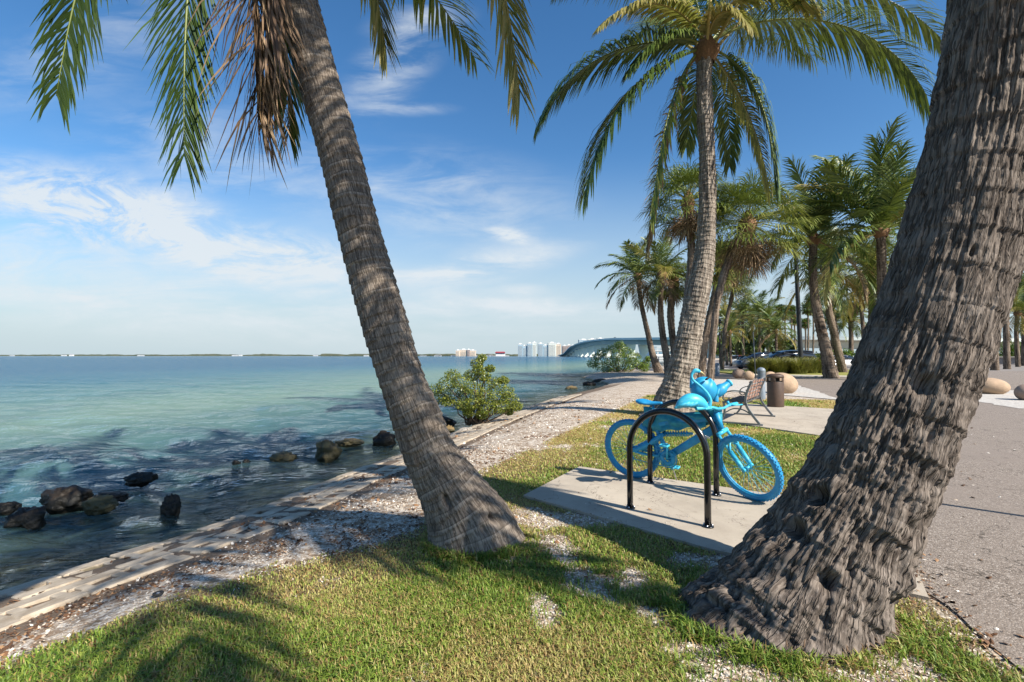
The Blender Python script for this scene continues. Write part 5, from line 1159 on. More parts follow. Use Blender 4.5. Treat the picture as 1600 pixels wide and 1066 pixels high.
for sx, yy_, x0, z0 in ((1, -0.13, 0.455, 0.465), (1, 0.125, 0.425, 0.135)):
    mb = MB(); mb.add(*box(B(x0, yy_, z0), (0.095, 0.012, 0.022), BF, 0.004)); mb.add(*box(B(x0, yy_ - 0.06, z0), (0.095, 0.012, 0.022), BF, 0.004)) if yy_ < 0 else mb.add(*box(B(x0, yy_ + 0.06, z0), (0.095, 0.012, 0.022), BF, 0.004))
    for dx in (-0.042, 0.042): mb.add(*box(B(x0 + dx, yy_ + (-0.03 if yy_ < 0 else 0.03), z0), (0.010, 0.07, 0.020), BF, 0.003))
    mb.add(*tube([B(x0, yy_ * 0.6, z0), B(x0, yy_ + (-0.06 if yy_ < 0 else 0.06), z0)], 0.008, 8)); mk('pedal', mb, MT['light_blue_paint'], bike)
mb = MB(); cz = [B(0.0, -0.05, 0.335 + 0.045), B(0.22, -0.055, 0.375), B(0.44, -0.058, 0.30 + 0.099)]; mb.add(*tube(catmull(cz, 10), 0.0045, 6)); mb.add(*tube(catmull([B(0.01, -0.05, 0.235), B(0.22, -0.055, 0.22), B(0.44, -0.058, 0.201)], 10), 0.0045, 6))
a2 = np.linspace(0, 2 * np.pi, 20, endpoint=False)
for rd in (0.045, 0.035): mb.add(*tube(np.array([B(rd * math.cos(x), -0.05, 0.335 + rd * math.sin(x)) for x in a2]), 0.004, 5, closed=True))
mb.add(*tube([B(0.02, -0.06, 0.31), B(0.04, -0.06, 0.25), B(0.03, -0.06, 0.21)], 0.009, 6)); mk('chain', mb, MT['blue_paint'], bike)
mb = MB(); mb.add(*tube(catmull([B(0.41, 0.06, 0.28), B(0.43, 0.09, 0.14), B(0.45, 0.12, 0.005)], 6), 0.007, 6)); mk('kickstand', mb, MT['steel'], bike)
# seat
mb = MB(); mb.add(*tube([B(0.27, 0, 0.70), B(0.29, 0, 0.845)], 0.014, 10)); mk('seat_post', mb, MT['blue_paint'], bike)
mb = MB(); xs = np.linspace(-0.02, 0.27, 16); wv = np.interp(xs, [-0.02, 0.02, 0.08, 0.15, 0.22, 0.27], [0.035, 0.072, 0.078, 0.042, 0.022, 0.010]); zz = np.interp(xs, [-0.02, 0.05, 0.15, 0.27], [0.885, 0.880, 0.868, 0.876]); th = np.interp(xs, [-.02, .03, .27], [0.018, 0.030, 0.016])
a = np.linspace(0, 2 * np.pi, 16, endpoint=False); V = np.array([[B(x + 0.12, w_ * math.cos(t), z + h_ * math.sin(t)) for t in a] for x, w_, z, h_ in zip(xs, wv, zz, th)]).reshape(-1, 3)
i = np.arange(15)[:, None]; j = np.arange(16)[None]; j2 = (j + 1) % 16
mb.add(V, [np.stack([i * 16 + j, i * 16 + j2, (i + 1) * 16 + j2, (i + 1) * 16 + j], -1).reshape(-1, 4), np.arange(16)[None], (np.arange(16) + 240)[None]]); mk('seat', mb, MT['tyre_blue'], bike)
# fork with two legs, crown and arch
steer = nrm(headT - headB); crown = headB - steer * 0.035; mb = MB()
mb.add(*tube([crown - AF * 0.075, crown + AF * 0.075], 0.021, 12)); mb.add(*tube([crown, headB], 0.022, 12))
mk('fork_crown', mb, MT['light_blue_paint'], bike)
for s in (-1, 1):
    mb = MB(); p0 = crown + AF * 0.068 * s; p1 = hubF + AF * 0.060 * s; mid = p0 * 0.52 + p1 * 0.48
    mb.add(*tube([p0, mid], 0.015, 12)); mb.add(*tube([mid, p0 * 0.12 + p1 * 0.88, p1], [0.023, 0.021, 0.014], 12)); mb.add(*tube([p1 - AF * 0.012, p1 + AF * 0.012], 0.018, 10)); mk('fork_leg', mb, MT['light_blue_paint'], bike)
mb = MB(); q0 = crown * 0.5 + hubF * 0.5 - AF * 0.062; q1 = crown * 0.5 + hubF * 0.5 + AF * 0.062; ud = nrm(crown - hubF)
mb.add(*tube(catmull([q0, q0 + ud * 0.06 + DF * 0.03, (q0 + q1) / 2 + ud * 0.125 + DF * 0.05, q1 + ud * 0.06 + DF * 0.03, q1], 14), 0.010, 8)); mk('fork_arch', mb, MT['light_blue_paint'], bike)
for s in (-1, 1):
    mb = MB(); q = crown * 0.58 + hubF * 0.42 + AF * 0.05 * s; mb.add(*tube([q, q + ud * 0.09 + AF * 0.01 * s], 0.007, 6)); mb.add(*box(q + ud * 0.01, (0.05, 0.014, 0.012), FF, 0.003)); mk('brake_arm', mb, MT['light_blue_paint'], bike)
# stem, bar, grips, levers
stem = headT + UP_ * 0.045; barc = stem + DF * 0.055 + UP_ * 0.02
mb = MB(); mb.add(*tube([headT, stem + UP_ * 0.01], 0.018, 10)); mb.add(*tube([stem, barc], 0.017, 10)); mk('stem', mb, MT['light_blue_paint'], bike)
NB = nrm(NF + ZU * 0.03)
mb = MB(); mb.add(*tube(catmull([barc - NB * 0.31 - DF * 0.04 + ZU * 0.02, barc - NB * 0.13 + ZU * 0.02, barc - NB * 0.05, barc + NB * 0.05, barc + NB * 0.13 + ZU * 0.02, barc + NB * 0.31 - DF * 0.04 + ZU * 0.02], 20), 0.0125, 10)); mk('handlebar', mb, MT['light_blue_paint'], bike)
for s in (-1, 1):
    e = barc + s * NB * 0.31 - DF * 0.04 + ZU * 0.02; f_ = barc + s * NB * 0.19 - DF * 0.018 + ZU * 0.02
    mb = MB(); mb.add(*tube(catmull([f_, f_ * 0.5 + e * 0.5, e], 13), 0.0165 + 0.0025 * (np.arange(13) % 2), 12)); mk('grip', mb, MT['light_blue_paint'], bike)
    mb = MB(); g_ = f_ - s * NB * 0.03; mb.add(*box(g_, (0.03, 0.035, 0.03), FF, 0.005)); mb.add(*tube(catmull([g_ + DF * 0.02, g_ + DF * 0.055 + s * NB * 0.03, g_ + DF * 0.06 + s * NB * 0.12], 8), 0.007, 6)); mb.add(*tube([g_ - DF * 0.01 + ZU * 0.01, g_ - DF * 0.02 + ZU * 0.035], 0.014, 8)); mk('brake_lever', mb, MT['light_blue_paint'], bike)
# cloth draped over the top tube
mb = MB(); nx, nz = 46, 26; xs = np.linspace(0.17, 0.86, nx)
for s in (-1, 1):
    G = []
    for x in xs:
        top = 0.80 + 0.02 * math.sin(x * 9); bot = np.interp(x, [0.17, 0.3, 0.5, 0.7, 0.86], [0.53, 0.56, 0.60, 0.64, 0.66]) + 0.012 * math.sin(x * 31)
        for k in range(nz):
            v = k / (nz - 1); z = top + (bot - top) * v; y = 0.022 + s * (0.012 + 0.034 * math.sin(min(v * 2.2, 1.57)) + 0.014 * math.sin(x * 34 + v * 7 + s) * v + 0.010 * math.sin(x * 15 - v * 12)); G.append(B(x + 0.01 * math.sin(v * 6), y, z))
    i = np.arange(nx - 1)[:, None]; j = np.arange(nz - 1)[None]; mb.add(G, np.stack([i * nz + j, i * nz + j + 1, (i + 1) * nz + j + 1, (i + 1) * nz + j], -1).reshape(-1, 4))
    if s < 0: G0 = G
i = np.arange(nx - 1)[:, None] * nz
mb.add(np.vstack([np.array(G0)[::nz], np.array(G)[::nz]]), np.stack([np.arange(nx - 1), np.arange(nx - 1) + 1, np.arange(nx - 1) + nx + 1, np.arange(nx - 1) + nx], 1)); mk('cloth_cover', mb, MT['teal_cloth'], bike)
mb = MB(); V, Fl = box((0, 0, 0), (0.15, 0.13, 0.14), None, 0.03); V = V @ BF.T + B(0.90, 0.06, 0.755); mb.add(V, Fl); V, Fl = ell((0, 0, 0), (0.085, 0.07, 0.05)); mb.add(V @ BF.T + B(0.90, 0.06, 0.815), Fl); mk('handlebar_bag', mb, MT['teal_cloth'], bike)
# lock chain round the rack hoop
ch = thing('lock_chain', 'silver lock chain fastening the bicycle to the rear hoop rack', 'lock chain', at(1112, 686, 4.86))
c0 = at(1103, 682, 4.82); c1 = at(1119, 690, 4.86); mb = MB()
for k in range(9):
    p = c0 + (c1 - c0) * (k / 8) ; d = nrm(c1 - c0); n1_ = nrm(np.cross(d, ZU)); n2_ = np.cross(d, n1_); nn_ = n1_ if k % 2 else n2_; a = np.linspace(0, 2 * np.pi, 14, endpoint=False)
    mb.add(*tube(p + np.outer(np.cos(a) * 0.012, d) + np.outer(np.sin(a) * 0.0075, nn_), 0.0028, 6, closed=True))
mk('links', mb, MT['steel'], ch)
mb = MB(); mb.add(*box(c1 + np.array([0.01, 0, -0.02]), (0.03, 0.018, 0.035), rotm(0, 0, 0.6), 0.004)); mk('padlock', mb, MT['steel'], ch)

# ------------------------------------------------------------------ plastic flamingo and ornaments on the handlebar
YF_ = 4.70
def sweep(pts, rad, n=26, sides=12): C = catmull(np.c_[np.array(pts), rad], n); return tube(C[:, :3], C[:, 3], sides)
fl = thing('flamingo_figure', 'blue painted plastic flamingo with an S-shaped neck, sitting on the bicycle handlebar', 'flamingo figure', at(1078, 640, YF_))
mb = MB(); pts = [at(x, y, YF_ + d) for x, y, d in [(1054, 638, -.02), (1058, 636, -.015), (1066, 630, -.01), (1078, 626, 0), (1090, 628, .01), (1100, 634, .02), (1106, 637, .02), (1109, 632, .02), (1109.5, 624, .02), (1105, 615, .02), (1098, 607, .02), (1090, 600, .02), (1083, 594, .02), (1080.5, 588, .02), (1082, 583, .02), (1086, 579.5, .02), (1090, 579.5, .02), (1094, 581, .02)]]
rad = [0.006, 0.022, 0.050, 0.070, 0.066, 0.045, 0.024, 0.019, 0.0165, 0.015, 0.014, 0.0125, 0.012, 0.012, 0.014, 0.021, 0.021, 0.011]
mb.add(*sweep(pts, rad, 70, 18)); mk('body', mb, MT['light_blue_paint'], fl)
mb = MB(); pb = [at(1093, 580.8, YF_ + .02), at(1097, 582.5, YF_ + .02), at(1101, 585.5, YF_ + .02)]; mb.add(*sweep(pb, [0.0105, 0.009, 0.003], 8, 8)); mk('beak', mb, MT['beak'], fl)
mb = MB()
for k in range(9):
    t0 = at(1090 - 2 * k, 629 + 0.5 * (k % 3), YF_ - 0.07); t1 = at(1074 - 2.1 * k, 637 - 0.2 * k, YF_ - 0.055); mb.add(*sweep([t0, (t0 + t1) / 2 + np.array([0, -0.012, 0]), t1], [0.012, 0.016, 0.003], 8, 8))
mk('wing', mb, MT['light_blue_paint'], fl)
pot = thing('round_ornament', 'rounded turquoise shell-like ornament behind the flamingo neck', 'ornament', at(1098, 625, 4.88))
mb = MB(); c_ = at(1100, 607, 4.88); Mx = rotm(R(10), R(28), 0)
V, Fl = ell((0, 0, 0), (0.128, 0.10, 0.125), None, 40, 26); a_ = np.arctan2(V[:, 1], V[:, 0]); V = V * (1 + 0.06 * np.cos(a_ * 5))[:, None] * (1 - 0.10 * (V[:, 2:] / 0.125)); mb.add(V @ Mx.T + c_, Fl); mk('shell', mb, MT['blue_paint'], pot)
mb = MB(); mb.add(*tube(catmull([at(1102, 594, 4.78), at(1105, 592, 4.76), at(1108.5, 590, 4.78)], 8), [0.004, 0.009, 0.011, 0.012, 0.012, 0.010, 0.007, 0.003], 8)); mk('slot', mb, MT['rubber'], pot)
mb = MB()
for (x, y, l) in ((1082, 590, 0), (1118, 612, 1)): mb.add(*sweep([at(x, y + 16, 4.90), at(x - 1 + 2 * l, y + 6, 4.9), at(x - 3 + 5 * l, y - 2, 4.92)], [0.03, 0.022, 0.005], 10, 10))
mk('leaf_lobe', mb, MT['blue_paint'], pot)
bt = thing('bottle_ornament', 'turquoise bottle-shaped ornament slanting up over the right handlebar grip', 'ornament', at(1115, 618, 4.92))
mb = MB(); pa = at(1113, 619, 4.92); pb = at(1140, 598, 4.95); d = pb - pa
mb.add(*sweep([pa, pa + d * .2, pa + d * .5, pa + d * .72, pa + d * .9, pb], [0.012, 0.050, 0.058, 0.040, 0.034, 0.036], 30, 20)); mk('bottle', mb, MT['blue_paint'], bt)
mb = MB(); mb.add(*sweep([pb - d * .06, pb, pb + d * .03], [0.038, 0.041, 0.034], 6, 20)); mk('rim', mb, MT['light_blue_paint'], bt)
mb = MB()
for a0, a1 in (((1113, 622), (1108, 604)), ((1116, 622), (1124, 607)), ((1114, 625), (1116, 600))): mb.add(*sweep([at(*a0, 4.88), (at(*a0, 4.88) + at(*a1, 4.86)) / 2 + np.array([0, -.01, 0]), at(*a1, 4.86)], [0.006, 0.016, 0.002], 10, 8))
mk('leaf', mb, MT['light_blue_paint'], bt)

# ------------------------------------------------------------------ bench
BN = np.array([4.87, 9.55, 0.026]); U_ = nrm(np.array([0.584, 0.812, 0])); W_ = nrm(np.array([-0.812, 0.584, 0]))
def Q(u, w_, z): return BN + u * U_ + w_ * W_ + z * ZU
bench = thing('park_bench', 'grey metal park bench with reddish slatted backrest, facing the water', 'bench', Q(0.9, 0.3, 0)); QM = np.stack([U_, W_, ZU], 1)
for u in (0.0, 1.72):
    mb = MB()
    def bar(pts, w0=0.045, t0=0.028, n=16):
        C = catmull(np.array(pts), n); m_ = len(C); d = np.gradient(C, axis=0); d /= np.linalg.norm(d, axis=1)[:, None]; nv = np.stack([-d[:, 1], d[:, 0]], 1); V = []
        for c_, k in zip(C, nv):
            for a_, b_ in ((-1, -1), (1, -1), (1, 1), (-1, 1)): V.append(Q(u + b_ * w0 / 2, c_[0] + a_ * k[0] * t0 / 2, c_[1] + a_ * k[1] * t0 / 2))
        i = np.arange(m_ - 1)[:, None] * 4; j = np.arange(4)[None]; j2 = (j + 1) % 4
        mb.add(V, [np.stack([i + j, i + j2, i + 4 + j2, i + 4 + j], -1).reshape(-1, 4), np.array([[3, 2, 1, 0]]), (np.arange(4) + (m_ - 1) * 4)[None]])
    bar([(0.0, 0.03), (0.10, 0.16), (0.21, 0.33), (0.25, 0.46), (0.22, 0.64), (0.13, 0.87)], 0.05, 0.042)
    bar([(0.74, 0.03), (0.66, 0.15), (0.64, 0.30), (0.66, 0.43)], 0.05, 0.036); bar([(0.22, 0.41), (0.45, 0.40), (0.68, 0.43)], 0.05, 0.03)
    bar([(0.13, 0.20), (0.30, 0.29), (0.48, 0.30), (0.65, 0.20)], 0.03, 0.022)
    bar([(0.21, 0.62), (0.35, 0.66), (0.52, 0.66), (0.64, 0.60), (0.67, 0.50), (0.60, 0.46), (0.54, 0.52)], 0.045, 0.02, 24); bar([(-0.06, 0.016), (0.8, 0.016)], 0.06, 0.03, 3)
    mk('end_frame', mb, MT['grey_metal'], bench, smooth=False)
for k in range(5):
    z = 0.50 + 0.083 * k; w0 = np.interp(z, [0.46, 0.64, 0.87], [0.275, 0.245, 0.155]); mb = MB(); mb.add(*box(Q(0.86, w0, z), (1.66, 0.022, 0.055), QM @ rotm(R(-16), 0, 0), 0.005)); tag(mk('back_slat', mb, MT['wood_slat'], bench, smooth=False))
for k in range(5):
    mb = MB(); uu = 0.22 + 0.32 * k; mb.add(*box(Q(uu, 0.185, 0.67), (0.022, 0.010, 0.44), QM @ rotm(R(14), 0, 0), 0.002)); mk('back_strap', mb, MT['grey_metal'], bench, smooth=False)
for k in range(6):
    mb = MB(); mb.add(*box(Q(0.86, 0.27 + 0.073 * k, 0.435), (1.66, 0.055, 0.022), QM, 0.005)); mk('seat_slat', mb, MT['dark_slat'], bench, smooth=False)

# ------------------------------------------------------------------ bin, bollards, eggs, posts
def thing_at(name, px, py, label, cat, group=None): p = gnd(px, py); return p, thing(name, label, cat, p, group)
p, t_ = thing_at('litter_bin', 1212, 637, 'brown round litter bin standing behind the bench', 'litter bin')
p = p + ZU * 0.02
mb = MB(); V, Fl = lathe([(0.0, 0.0), (0.20, 0.0), (0.205, 0.02), (0.205, 0.66), (0.198, 0.68)], 40, p); mb.add(V, Fl); mk('drum', mb, MT['bin_brown'], t_)
mb = MB()
for k in range(4): a_ = R(45 + 90 * k); mb.add(*box(p + np.array([0.185 * math.cos(a_), 0.185 * math.sin(a_), 0.73]), (0.12, 0.02, 0.12), rotm(0, 0, a_ + np.pi / 2), 0.004))
mk('pillar', mb, MT['bin_brown'], t_)
mb = MB(); mb.add(*lathe([(0.15, 0.70), (0.17, 0.69), (0.195, 0.69)], 30, p)); mb.add(*lathe([(0.0, 0.62), (0.15, 0.62), (0.15, 0.70)], 30, p)); mk('liner', mb, MT['rubber'], t_)
mb = MB(); mb.add(*lathe([(0.0, 0.90), (0.10, 0.895), (0.19, 0.865), (0.21, 0.84), (0.21, 0.785), (0.19, 0.785)], 40, p)); mk('lid', mb, MT['bin_brown'], t_)
p, t_ = thing_at('bollard', 1190, 624, 'round grey bollard light with domed cap behind the bench', 'bollard')
mb = MB(); mb.add(*lathe([(0.115, 0), (0.115, 0.70), (0.105, 0.71)], 30, p)); mk('post', mb, MT['bollard_grey'], t_)
mb = MB(); pr = []
for k in range(4): pr += [(0.09, 0.72 + 0.04 * k), (0.125, 0.725 + 0.04 * k), (0.125, 0.745 + 0.04 * k), (0.09, 0.75 + 0.04 * k)]
mb.add(*lathe(pr, 30, p)); mk('louvre', mb, MT['bollard_grey'], t_)
mb = MB(); mb.add(*lathe([(0.125, 0.88), (0.13, 0.89), (0.125, 0.95), (0.09, 1.0), (0.04, 1.02), (0.0, 1.025)], 30, p)); mk('cap', mb, MT['bollard_grey'], t_)
p, t_ = thing_at('bollard', 1121, 588, 'slim dark bollard on the promenade right of the leaning fan palm trunk', 'bollard')
mb = MB(); mb.add(*lathe([(0.14, 0), (0.14, 0.72), (0.13, 0.74)], 20, p)); mk('post', mb, MT['bollard_grey'], t_)
mb = MB(); mb.add(*lathe([(0.15, 0.74), (0.155, 0.80), (0.11, 0.87), (0.0, 0.90)], 20, p)); mk('cap', mb, MT['bollard_grey'], t_)
def egg(px, py, w_, h_, label, rz=0.0, tilt=0.0, mat='egg_stone'):
    p = gnd(px, py); r_ = w_ / 2; V, Fl = ell((0, 0, 0), (r_, r_ * 0.72, h_ / 2), None, 48, 32, sh=lambda V: V * (1 + 0.10 * V[:, :1]))
    V = V @ rotm(0, tilt, rz).T; V[:, 2] -= V[:, 2].min() + 0.03; mb = MB(); mb.add(V + p + np.array([0, r_ * 0.5, 0]), Fl)
    return tag(mk('egg_stone', mb, MT[mat]), label, 'stone')
egg(1229, 616, 1.12, 0.78, 'large tan egg-shaped stone on white gravel behind the litter bin', R(10), R(14))
egg(1559, 617, 1.16, 0.62, 'tan egg-shaped stone on white gravel right of the huge palm trunk', R(-5), R(5))
egg(1617, 627, 0.8, 0.55, 'reddish egg-shaped stone cut off by the right edge of the photo', 0.3, 0, 'paver_brown')
egg(1157, 592, 0.85, 0.62, 'reddish brown egg-shaped stone left of the thin sign post', 0.2, 0.1, 'paver_brown')
egg(1172, 594, 0.6, 0.55, 'small tan egg-shaped stone at the foot of the thin sign post', -0.2, 0.1)
egg(1207, 598, 0.8, 0.6, 'tan egg-shaped stone just left of the large one, behind the litter bin', 0.5, 0.1)
p, t_ = thing_at('sign_post', 1181, 592, 'thin grey sign post with its sign seen edge-on beside the ornamental grass', 'sign post')
mb = MB(); mb.add(*tube([p, p + np.array([-0.12, 0, 2.85])], 0.032, 8)); mk('post', mb, MT['grey_metal'], t_)
mb = MB(); mb.add(*box(p + np.array([-0.10, 0, 2.55]), (0.03, 0.45, 0.62), rotm(0, -0.04, R(-28)), 0.006)); mk('sign_plate', mb, MT['grey_metal'], t_, smooth=False)
b = np.array([*at(1252, 560, 36)[:2], 0]); t_ = thing('street_lamp', 'tall black lamp post rising through the palm fronds beside the island', 'street lamp', b)
tp = at(1243.5, 405, 36); top = b + (tp - b) * 1.08
mb = MB(); mb.add(*tube(catmull([b, b + (top - b) * .02, b + (top - b) * .5, top], 20), np.interp(np.linspace(0, 1, 20), [0, .08, .1, 1], [0.24, 0.22, 0.17, 0.13]), 12)); mk('pole', mb, MT['black_metal'], t_)
mb = MB(); mb.add(*lathe([(0.13, -0.1), (0.2, 0.0), (0.26, 0.35), (0.3, 0.42), (0.12, 0.6), (0.0, 0.75)], 16, top)); mk('lantern', mb, MT['black_metal'], t_)
b = np.array([*at(1125, 560, 62)[:2], 0]); t_ = thing('street_lamp', 'slim dark lamp post far along the promenade among yellow-green trees', 'street lamp', b)
mb = MB(); mb.add(*tube([b, b + ZU * 5.6], [0.13, 0.08], 8)); mk('pole', mb, MT['black_metal'], t_); mb = MB(); mb.add(*lathe([(0.08, 0), (0.25, 0.15), (0.2, 0.5), (0, 0.7)], 12, b + ZU * 5.5)); mk('lantern', mb, MT['black_metal'], t_)

# ornamental grass clumps on the island
def clump(px, Y, w_, h_, label, seed, n=1300):
    rs = np.random.RandomState(seed); b = np.array([*at(px, 556, Y)[:2], 0.08]); th = rs.rand(n) * 6.283; rad = 0.33 * w_ * np.sqrt(rs.rand(n)); x0 = b[0] + rad * np.cos(th); y0 = b[1] + rad * np.sin(th); th2 = th + rs.normal(0, 0.6, n)
    l = h_ * (0.5 + 0.55 * rs.rand(n)) * (1.05 - 0.55 * (rad / (0.33 * w_)) ** 2); ln = 0.25 + 0.9 * rs.rand(n); d = np.stack([np.cos(th2), np.sin(th2), 0 * th], 1); s = np.stack([-np.sin(th2), np.cos(th2), 0 * th], 1) * 0.022; p0 = np.stack([x0, y0, np.full(n, 0.05)], 1)
    rows = []
    for k, (f, o_) in enumerate([(0, 0), (0.45, 0.14), (0.8, 0.45), (0.92, 0.85)]):
        c_ = p0 + ZU * (l * f)[:, None] + d * (l * ln * o_)[:, None]; w2 = [1, 1, 0.8, 0.1][k]; rows += [c_ - s * w2, c_ + s * w2]
    V = np.stack(rows, 1); bb_ = np.arange(n)[:, None] * 8; Fq = np.concatenate([np.concatenate([bb_ + 2 * k, bb_ + 2 * k + 1, bb_ + 2 * k + 3, bb_ + 2 * k + 2], 1) for k in range(3)])
    mb = MB(); mb.add(V.reshape(-1, 3), Fq, np.clip(np.repeat(rs.rand(n) * 0.75, 8) + np.tile([0, 0, .05, .05, .15, .15, .3, .3], n), 0, 1))
    return tag(mk('ornamental_grass', mb, MT['reed_leaf']), label, 'ornamental grass', 'clumps of tall ornamental grass on the island')
for k, (px, Y, lb) in enumerate([(1184, 35.5, 'ornamental grass clump at the left end of the island, behind the sign post'), (1200, 36.5, 'second ornamental grass clump from the left on the island'), (1217, 35.5, 'ornamental grass clump in the middle of the island row'),
        (1232, 36.5, 'ornamental grass clump just left of the black lamp post'), (1248, 35.0, 'ornamental grass clump at the foot of the black lamp post'), (1264, 36.0, 'ornamental grass clump just right of the black lamp post'), (1278, 36.5, 'ornamental grass clump at the right end, beside the flared palm base')]):
    clump(px, Y, 1.5, 1.35, lb, 300 + k)

# ------------------------------------------------------------------ parked cars
def car(px, Y, L, H, W, mat, label, rz, van=False, seed=0):
    b = np.array([*at(px, 556, Y)[:2], 0.01]); t_ = thing('parked_car', label, 'car', b, 'cars parked beyond the island'); M = rotm(0, 0, rz)
    def shp(xs, zlow, ztop, wl_, wt, mat_, nm, tw=0.0):
        n = len(xs); V = []
        for x, a0, a1 in zip(xs, zlow, ztop):
            f = 1 - 0.10 * (abs(x / (L / 2)) ** 4)
            for (yy0, z) in ((-wl_ * f, a0), (-wl_ * f * 1.0, a0 + (a1 - a0) * 0.55), (-wt * f, a1), (wt * f, a1), (wl_ * f, a0 + (a1 - a0) * 0.55), (wl_ * f, a0)): V.append((x, yy0, z))
        V = np.array(V); i = np.arange(n - 1)[:, None] * 6; j = np.arange(6)[None]; j2 = (j + 1) % 6
        mb = MB(); mb.add(V @ M.T + b, [np.stack([i + j, i + 6 + j, i + 6 + j2, i + j2], -1).reshape(-1, 4), np.arange(6)[None], (np.arange(6) + (n - 1) * 6)[::-1][None]]); return mk(nm, mb, MT[mat_], t_)
    h = L / 2; bh = H * 0.60
    xs = np.array([-1, -.97, -.9, -.7, -.5, -.3, 0, .4, .8, .95, 1]) * h
    shp(xs, [.35, .25, .22, .2, .2, .2, .2, .2, .22, .28, .4], np.array([.62, .78, .86, .94, 1.0, 1.02, 1.02, 1.03, 1.02, .95, .7]) * bh, W / 2, W / 2 * 0.93, mat, 'body')
    if van: gx_ = [-.62, -.45, -.3, -.1, .4, .8, .93]; gt = [1.02, 1.28, 1.5, 1.62, 1.66, 1.6, 1.1]
    else: gx_ = [-.48, -.33, -.2, 0, .35, .62, .82]; gt = [1.02, 1.25, 1.48, 1.6, 1.58, 1.4, 1.05]
    shp(np.array(gx_) * h, np.full(7, bh * 0.98), np.array(gt) * bh, W / 2 * 0.91, W / 2 * 0.74, 'car_glass', 'windows')
    mb = MB(); gi = slice(2, 6); V = []
    for x, z in zip(np.array(gx_)[gi] * h, np.array(gt)[gi] * bh): V += [(x, -W / 2 * 0.75, z - 0.01), (x, -W / 2 * .5, z + 0.035), (x, W / 2 * .5, z + 0.035), (x, W / 2 * 0.75, z - 0.01)]
    i = np.arange(3)[:, None] * 4; j = np.arange(3)[None]; mb.add(np.array(V) @ M.T + b, np.stack([i + j, i + 4 + j, i + 5 + j, i + 1 + j], -1).reshape(-1, 4)); 
    for xx in (gx_[2] * h + 0.3, gx_[4] * h - 0.3, gx_[5] * h):
        for s in (-1, 1): mb.add(*tube(np.array([(xx, s * W / 2 * 0.915, bh), (xx - 0.05, s * W / 2 * 0.76, H * 0.94)]) @ M.T + b, 0.03, 5))
    mk('roof', mb, MT[mat], t_)
    for x in (-.62 * h, .62 * h):
        for s in (-1, 1):
            c_ = np.array([x, s * (W / 2 - 0.1), 0.33]); Mw = M @ rotm(R(90), 0, 0); mb = MB(); mb.add(*lathe([(0.0, -0.09), (0.22, -0.10), (0.30, -0.11), (0.335, -0.08), (0.335, 0.08), (0.30, 0.11), (0.22, 0.10), (0, 0.09)], 24, c_ @ M.T + b, Mw)); w_ = mk('wheel', mb, MT['rubber'], t_)
            mb = MB(); mb.add(*lathe([(0.0, -0.115), (0.06, -0.12), (0.2, -0.112), (0.21, 0.112), (0.06, 0.12), (0, 0.115)], 16, c_ @ M.T + b, Mw)); mk('rim', mb, MT['steel'], w_)
    for s in (-1, 1):
        mb = MB(); mb.add(*ell(np.array([-.955 * h, s * W * 0.36, bh * .72]) @ M.T + b, (0.10, 0.16, 0.07), M, 12, 8)); mk('headlight', mb, MT['lamp_clear'], t_)
        mb = MB(); mb.add(*ell(np.array([.965 * h, s * W * 0.40, bh * .85]) @ M.T + b, (0.08, 0.12, 0.13), M, 12, 8)); mk('tail_light', mb, MT['lamp_red'], t_)
car(1226, 41.5, 5.1, 1.86, 1.95, 'car_grey', 'grey minivan parked directly behind the ornamental grass', R(4), True)
car(1186, 50, 4.9, 1.75, 1.9, 'car_dark', 'dark blue car parked behind the nose of the grey minivan', R(8), True)
car(1163, 62, 4.4, 1.5, 1.8, 'car_red', 'dark red car parked left of the dark blue one', R(60))
car(1150, 74, 4.4, 1.5, 1.8, 'car_white', 'white car parked far down the promenade between palm trunks', R(65))
car(1168, 56, 4.4, 1.5, 1.8, 'car_dark', 'black car parked left behind the ornamental grass near the sign post', R(60))
car(1310, 56, 4.5, 1.5, 1.8, 'car_white', 'white car mostly hidden behind the flared palm trunks', R(15))

# low wall and planters beyond the road
t_ = thing('low_wall', 'long low grey stone wall across the road', 'wall', (60, 84, 0))
mb = MB(); V, Fl = prism([(44, 92), (78, 74), (130, 68), (130, 68.8), (78, 74.8), (44.3, 92.7)], 0, 1.15); mb.add(V, Fl); mk('wall_face', mb, MT['low_wall'], t_, smooth=False)
mb = MB(); V, Fl = prism([(43.8, 91.7), (78, 73.7), (130.2, 67.7), (130.2, 69.1), (78, 75.1), (44.1, 93.1)], 1.15, 1.28); mb.add(V, Fl); mk('coping', mb, MT['kerb'], t_, smooth=False)
tag(flatpoly('planted_bank', [(44.5, 93.2), (78, 75.2), (130, 69.2), (200, 100), (120, 150), (60, 140)], 1.0, MT['yellow_turf'], thick=1.0), kind='structure')

